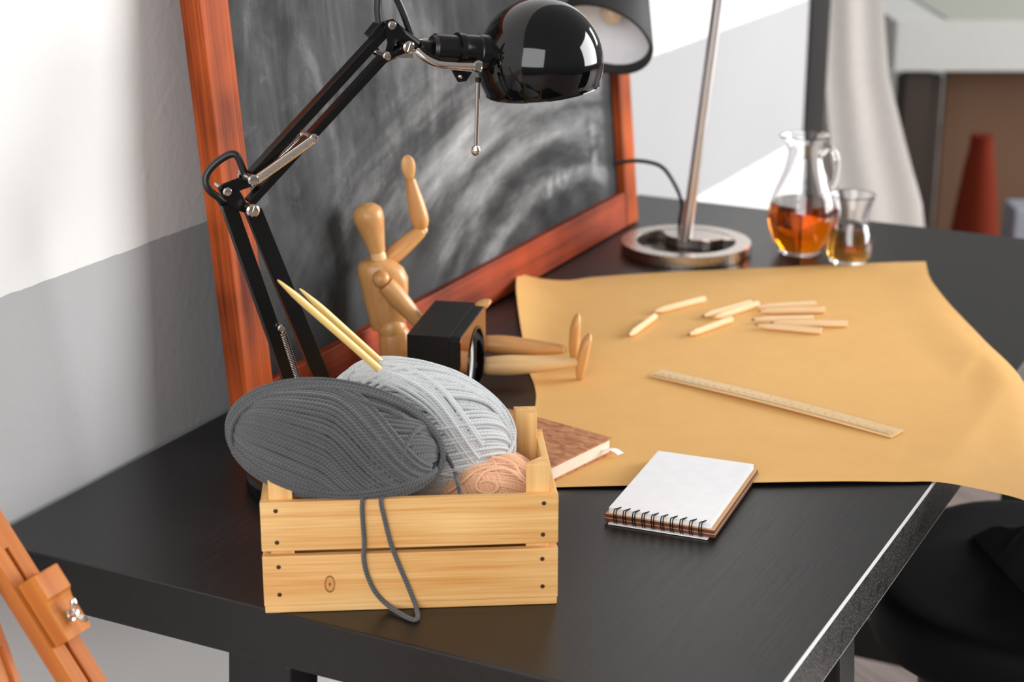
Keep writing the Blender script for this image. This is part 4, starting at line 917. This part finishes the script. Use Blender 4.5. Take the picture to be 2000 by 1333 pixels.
# ================================================================ black chair tucked under the right edge
chc = V(.90, .80, 0)
ch = thing('chair', chc, 'black upholstered chair pushed in at the right edge of the desk', 'chair')
def rbox(c, sx, sy, sz, p=4.0, pz=3.0):
    sec = []
    for t in np.linspace(-1, 1, 17):
        q = math.sin(t*math.pi/2); w = max(.03, (1-abs(q)**pz)**(1/pz)); sec.append((V(c[0], c[1], c[2]+q*sz/2), sx/2*(.86+.14*w), sy/2*(.86+.14*w)) if abs(q) < .999 else (V(c[0], c[1], c[2]+q*sz/2), sx/2*.84, sy/2*.84))
    mb = MB(); mb.loft(sec, V(1, 0, 0), V(0, 1, 0), 56, p=p); return mb
rbox((.845, .885, .470), .49, .46, .075, p=2.8).build('seat', 'chairblack', ch, sharp=60)
mb = rbox((1.12, .84, .78), .05, .36, .36, p=5); mb.build('backrest', 'chairblack', ch, sharp=60)
for x_, y_ in ((.70, .74), (.70, .95), (1.0, .72), (1.0, .96)):
    MB().tube([V(x_, y_, 0), V(x_, y_, .2), V(x_, y_, .445)], [.014, .016, .018], 16).build('leg', 'trestle', ch)
for y_ in (.74, .94): MB().tube([V(1.05, y_, .46), V(1.115, y_, .50), V(1.12, y_, .66)], .013, 14).build('back_post', 'trestle', ch)
# dark garment lying on the seat
g_ = np.linspace(0, 1, 46); UU, VV_ = np.meshgrid(g_, g_)
A0, A1, A2, A3 = V(.690, .935), V(.80, .775), V(1.03, .80), V(.90, .985)      # footprint on the seat
XX = (1-UU)*(1-VV_)*A0[0]+UU*(1-VV_)*A1[0]+UU*VV_*A2[0]+(1-UU)*VV_*A3[0]; YY = (1-UU)*(1-VV_)*A0[1]+UU*(1-VV_)*A1[1]+UU*VV_*A2[1]+(1-UU)*VV_*A3[1]
HH = .515+.085*np.clip(VV_*2.2, 0, 1)+.010*np.sin(XX*60+4*np.sin(YY*18))+.008*np.sin(YY*55+XX*30)
edge_ = np.minimum(np.minimum(g_[None], 1-g_[None]), np.minimum(g_[:, None], 1-g_[:, None])); HH = .5092+(HH-.5092)*np.sqrt(np.clip(edge_/.14, .02, 1)); HH = np.maximum(HH, .5095)
n_ = len(g_); top = np.stack([XX, YY, HH], -1).reshape(-1, 3); fs = [(j*n_+i, j*n_+i+1, (j+1)*n_+i+1, (j+1)*n_+i) for j in range(n_-1) for i in range(n_-1)]
per = [(i, i+1) for i in range(n_-1)]+[(j*n_+n_-1, (j+1)*n_+n_-1) for j in range(n_-1)]+[((n_-1)*n_+i+1, (n_-1)*n_+i) for i in range(n_-1)]+[((j+1)*n_, j*n_) for j in range(n_-1)]
mb = MB(); lowv = top.copy(); lowv[:, 2] = np.maximum(.5082, lowv[:, 2]-.004); mb.add(np.vstack([top, lowv]), fs+[tuple(i+n_*n_ for i in f[::-1]) for f in fs]+[(a, a+n_*n_, b+n_*n_, b) for a, b in per])
tag(mb.build('garment', 'jacket', sharp=60), 'dark rumpled garment lying on the black chair seat', 'clothing')

# ================================================================ blurred background beyond the wall end
# gathered cream curtain
mb = MB(); Zc = 4.05; rows = []
for y_, x0_, x1_ in ((-560, 1600, 1725), (-300, 1604, 1722), (0, 1607, 1724), (150, 1612, 1736), (280, 1622, 1768), (400, 1640, 1800), (520, 1656, 1815), (640, 1668, 1822)):
    ring = []; n_ = 60
    for i in range(n_):
        f_ = i/(n_-1); ring.append(dep(x0_+(x1_-x0_)*f_, y_, Zc)+nrm(Fh)*.0025*math.sin(f_*11+y_*.002))
    back = [q+Fh*.012 for q in ring[::-1]]; rows.append(np.array(ring+back))
fine = [rows[0]]
for i in range(len(rows)-1):
    for t in (.25, .5, .75, 1): fine.append(rows[i]*(1-t)+rows[i+1]*t)
mb.rings(fine); zl = min(q[:, 2].min() for q in fine)
tag(mb.build('curtain', 'curtain', sharp=80), 'gathered cream curtain hanging past the end of the wall', 'curtain')
# table with a white cloth
frt = np.array([R, Fh, UP]); Zt = 5.0
tA = dep(1748, 138, Zt); zT = dep(1800, 36, Zt)[2]; tw, td = 1.0, .75
o_ = V(tA[0], tA[1], 0)
bt = thing('dining_table', o_+R*tw/2+Fh*td/2, 'dark wooden table under a white cloth in the blurred background', 'table')
MB().box(o_+R*tw/2+Fh*td/2+UP*(zT-.02), (tw-.02, td-.02, .03), frt).build('tabletop', 'darkbrown', bt, frame=frt)
for a_1, b_1 in ((.075, .06), (tw-.08, .06), (.075, td-.06), (tw-.08, td-.06)): MB().box(o_+R*a_1+Fh*b_1+UP*((zT-.035)/2), (.07, .06, zT-.035), frt).build('leg', 'darkbrown', bt, frame=frt)
mb = MB(); cth = .004
mb.box(o_+R*tw/2+Fh*td/2+UP*(zT-.003), (tw, td, cth), frt); mb.box(o_+R*tw/2-Fh*.004+UP*((zT+tA[2])/2), (tw+.006, .006, zT-tA[2]), frt)
mb.box(o_-R*.004+Fh*td/2+UP*((zT+tA[2])/2), (.006, td, zT-tA[2]), frt)
tag(mb.build('tablecloth', 'tablecloth', frame=frt), 'white cloth hanging over the front of the distant table', 'tablecloth')
tag(MB().box(o_+R*(tw/2+.06)+Fh*td/2+UP*(zT+.0012), (tw-.16, td-.04, .003), frt).build('table_runner', 'tabletopgreen', frame=frt), 'grey green runner lying on top of the distant table', 'runner')
pz = dep(1920, 240, 5.3)
tag(MB().box(V(pz[0], pz[1], .28)+R*.16, (.56, .03, .56), frt).build('cardboard_panel', 'brownpanel', frame=frt, bevel=.003), 'brown board standing under the distant table', 'board')
dz = dep(1790, 240, 5.15)
tag(MB().box(V(dz[0], dz[1], .275), (.12, .05, .55), frt).build('gap_shade_plank', 'darkbrown', frame=frt, bevel=.003), 'dark brown plank added as shade under the left end of the distant table', 'plank')  # dark board added in place of the shade in the gap here
vr = dep(1905, 430, 4.85); vbz = V(vr[0], vr[1], 0)
pv = prof_smooth([(.050, 0), (.068, .03), (.070, .12), (.058, .24), (.042, .36), (.032, .42), (.030, .455)], 30)
tag(MB().lathe([(.0004, 0)]+pv+[(.0004, .455)], vbz+UP*.0, 32).build('vase', 'redcer'), 'tall red vase on the floor before the distant table', 'vase')
gq = dep(1990, 400, 4.95); tag(MB().box(V(gq[0], gq[1], .12)+R*.04, (.13, .12, .24), frt).build('storage_box', 'greyblue', frame=frt, bevel=.006), 'grey blue box on the floor right of the red vase', 'box')

# ================================================================ light: window daylight from the right, front light behind the viewer, added back fill
def area(name, loc, tgt, size, power, col=(1, 1, 1)):
    l_ = bpy.data.lights.new(name, 'AREA'); l_.shape = 'RECTANGLE'; l_.size, l_.size_y = size; l_.energy = power; l_.color = col
    o = bpy.data.objects.new(name, l_); COL.objects.link(o); o.location = loc
    o.rotation_euler = (Vector(tgt)-Vector(loc)).to_track_quat('-Z', 'Y').to_euler(); return o
area('window_light', (5.0, 4.2, 2.1), (1.0, -2.0, .6), (4.2, 3.2), 610)
area('room_light', (1.25, -4.7, 2.6), (.35, .3, .75), (4.6, 3.2), 265)
area('back_fill_light', (1.8, 7.0, 2.3), (-.8, 6.0, .9), (1.6, 1.4), 75)  # added fill that brightens the background, no source seen there
w = bpy.data.worlds.new('room_daylight'); SC.world = w; w.use_nodes = True; wn = w.node_tree.nodes; wl_ = w.node_tree.links
bg = wn['Background']; tc = wn.new('ShaderNodeTexCoord'); sx = wn.new('ShaderNodeSeparateXYZ'); wl_.new(tc.outputs['Generated'], sx.inputs[0])
rp = wn.new('ShaderNodeValToRGB'); mr = wn.new('ShaderNodeMapRange'); wl_.new(sx.outputs[2], mr.inputs[0]); mr.inputs[1].default_value = -1; mr.inputs[2].default_value = 1
wl_.new(mr.outputs[0], rp.inputs[0]); el = rp.color_ramp.elements
el[0].position = .36; el[0].color = (.16, .155, .15, 1); el[1].position = .54; el[1].color = (.60, .60, .61, 1)
wl_.new(rp.outputs[0], bg.inputs[0]); bg.inputs[1].default_value = .55

# ================================================================ camera
cd = bpy.data.cameras.new('camera'); cam = bpy.data.objects.new('camera', cd); COL.objects.link(cam)
cd.sensor_width = 36; cd.lens = FPX*36/2000; cd.clip_start = .02; cd.clip_end = 60
cam.matrix_world = Matrix(((R[0], U[0], -F[0], C[0]), (R[1], U[1], -F[1], C[1]), (R[2], U[2], -F[2], C[2]), (0, 0, 0, 1)))
cd.dof.use_dof = True; cd.dof.focus_distance = 1.64; cd.dof.aperture_fstop = 5.8
SC.camera = cam
vs_ = SC.view_settings; vs_.view_transform = 'Standard'; vs_.look = 'None'; vs_.exposure = 0.0; vs_.gamma = 1.0; vs_.use_curve_mapping = False
SC.cycles.max_bounces = 12; SC.cycles.transmission_bounces = 12; SC.cycles.caustics_refractive = False; SC.cycles.caustics_reflective = False
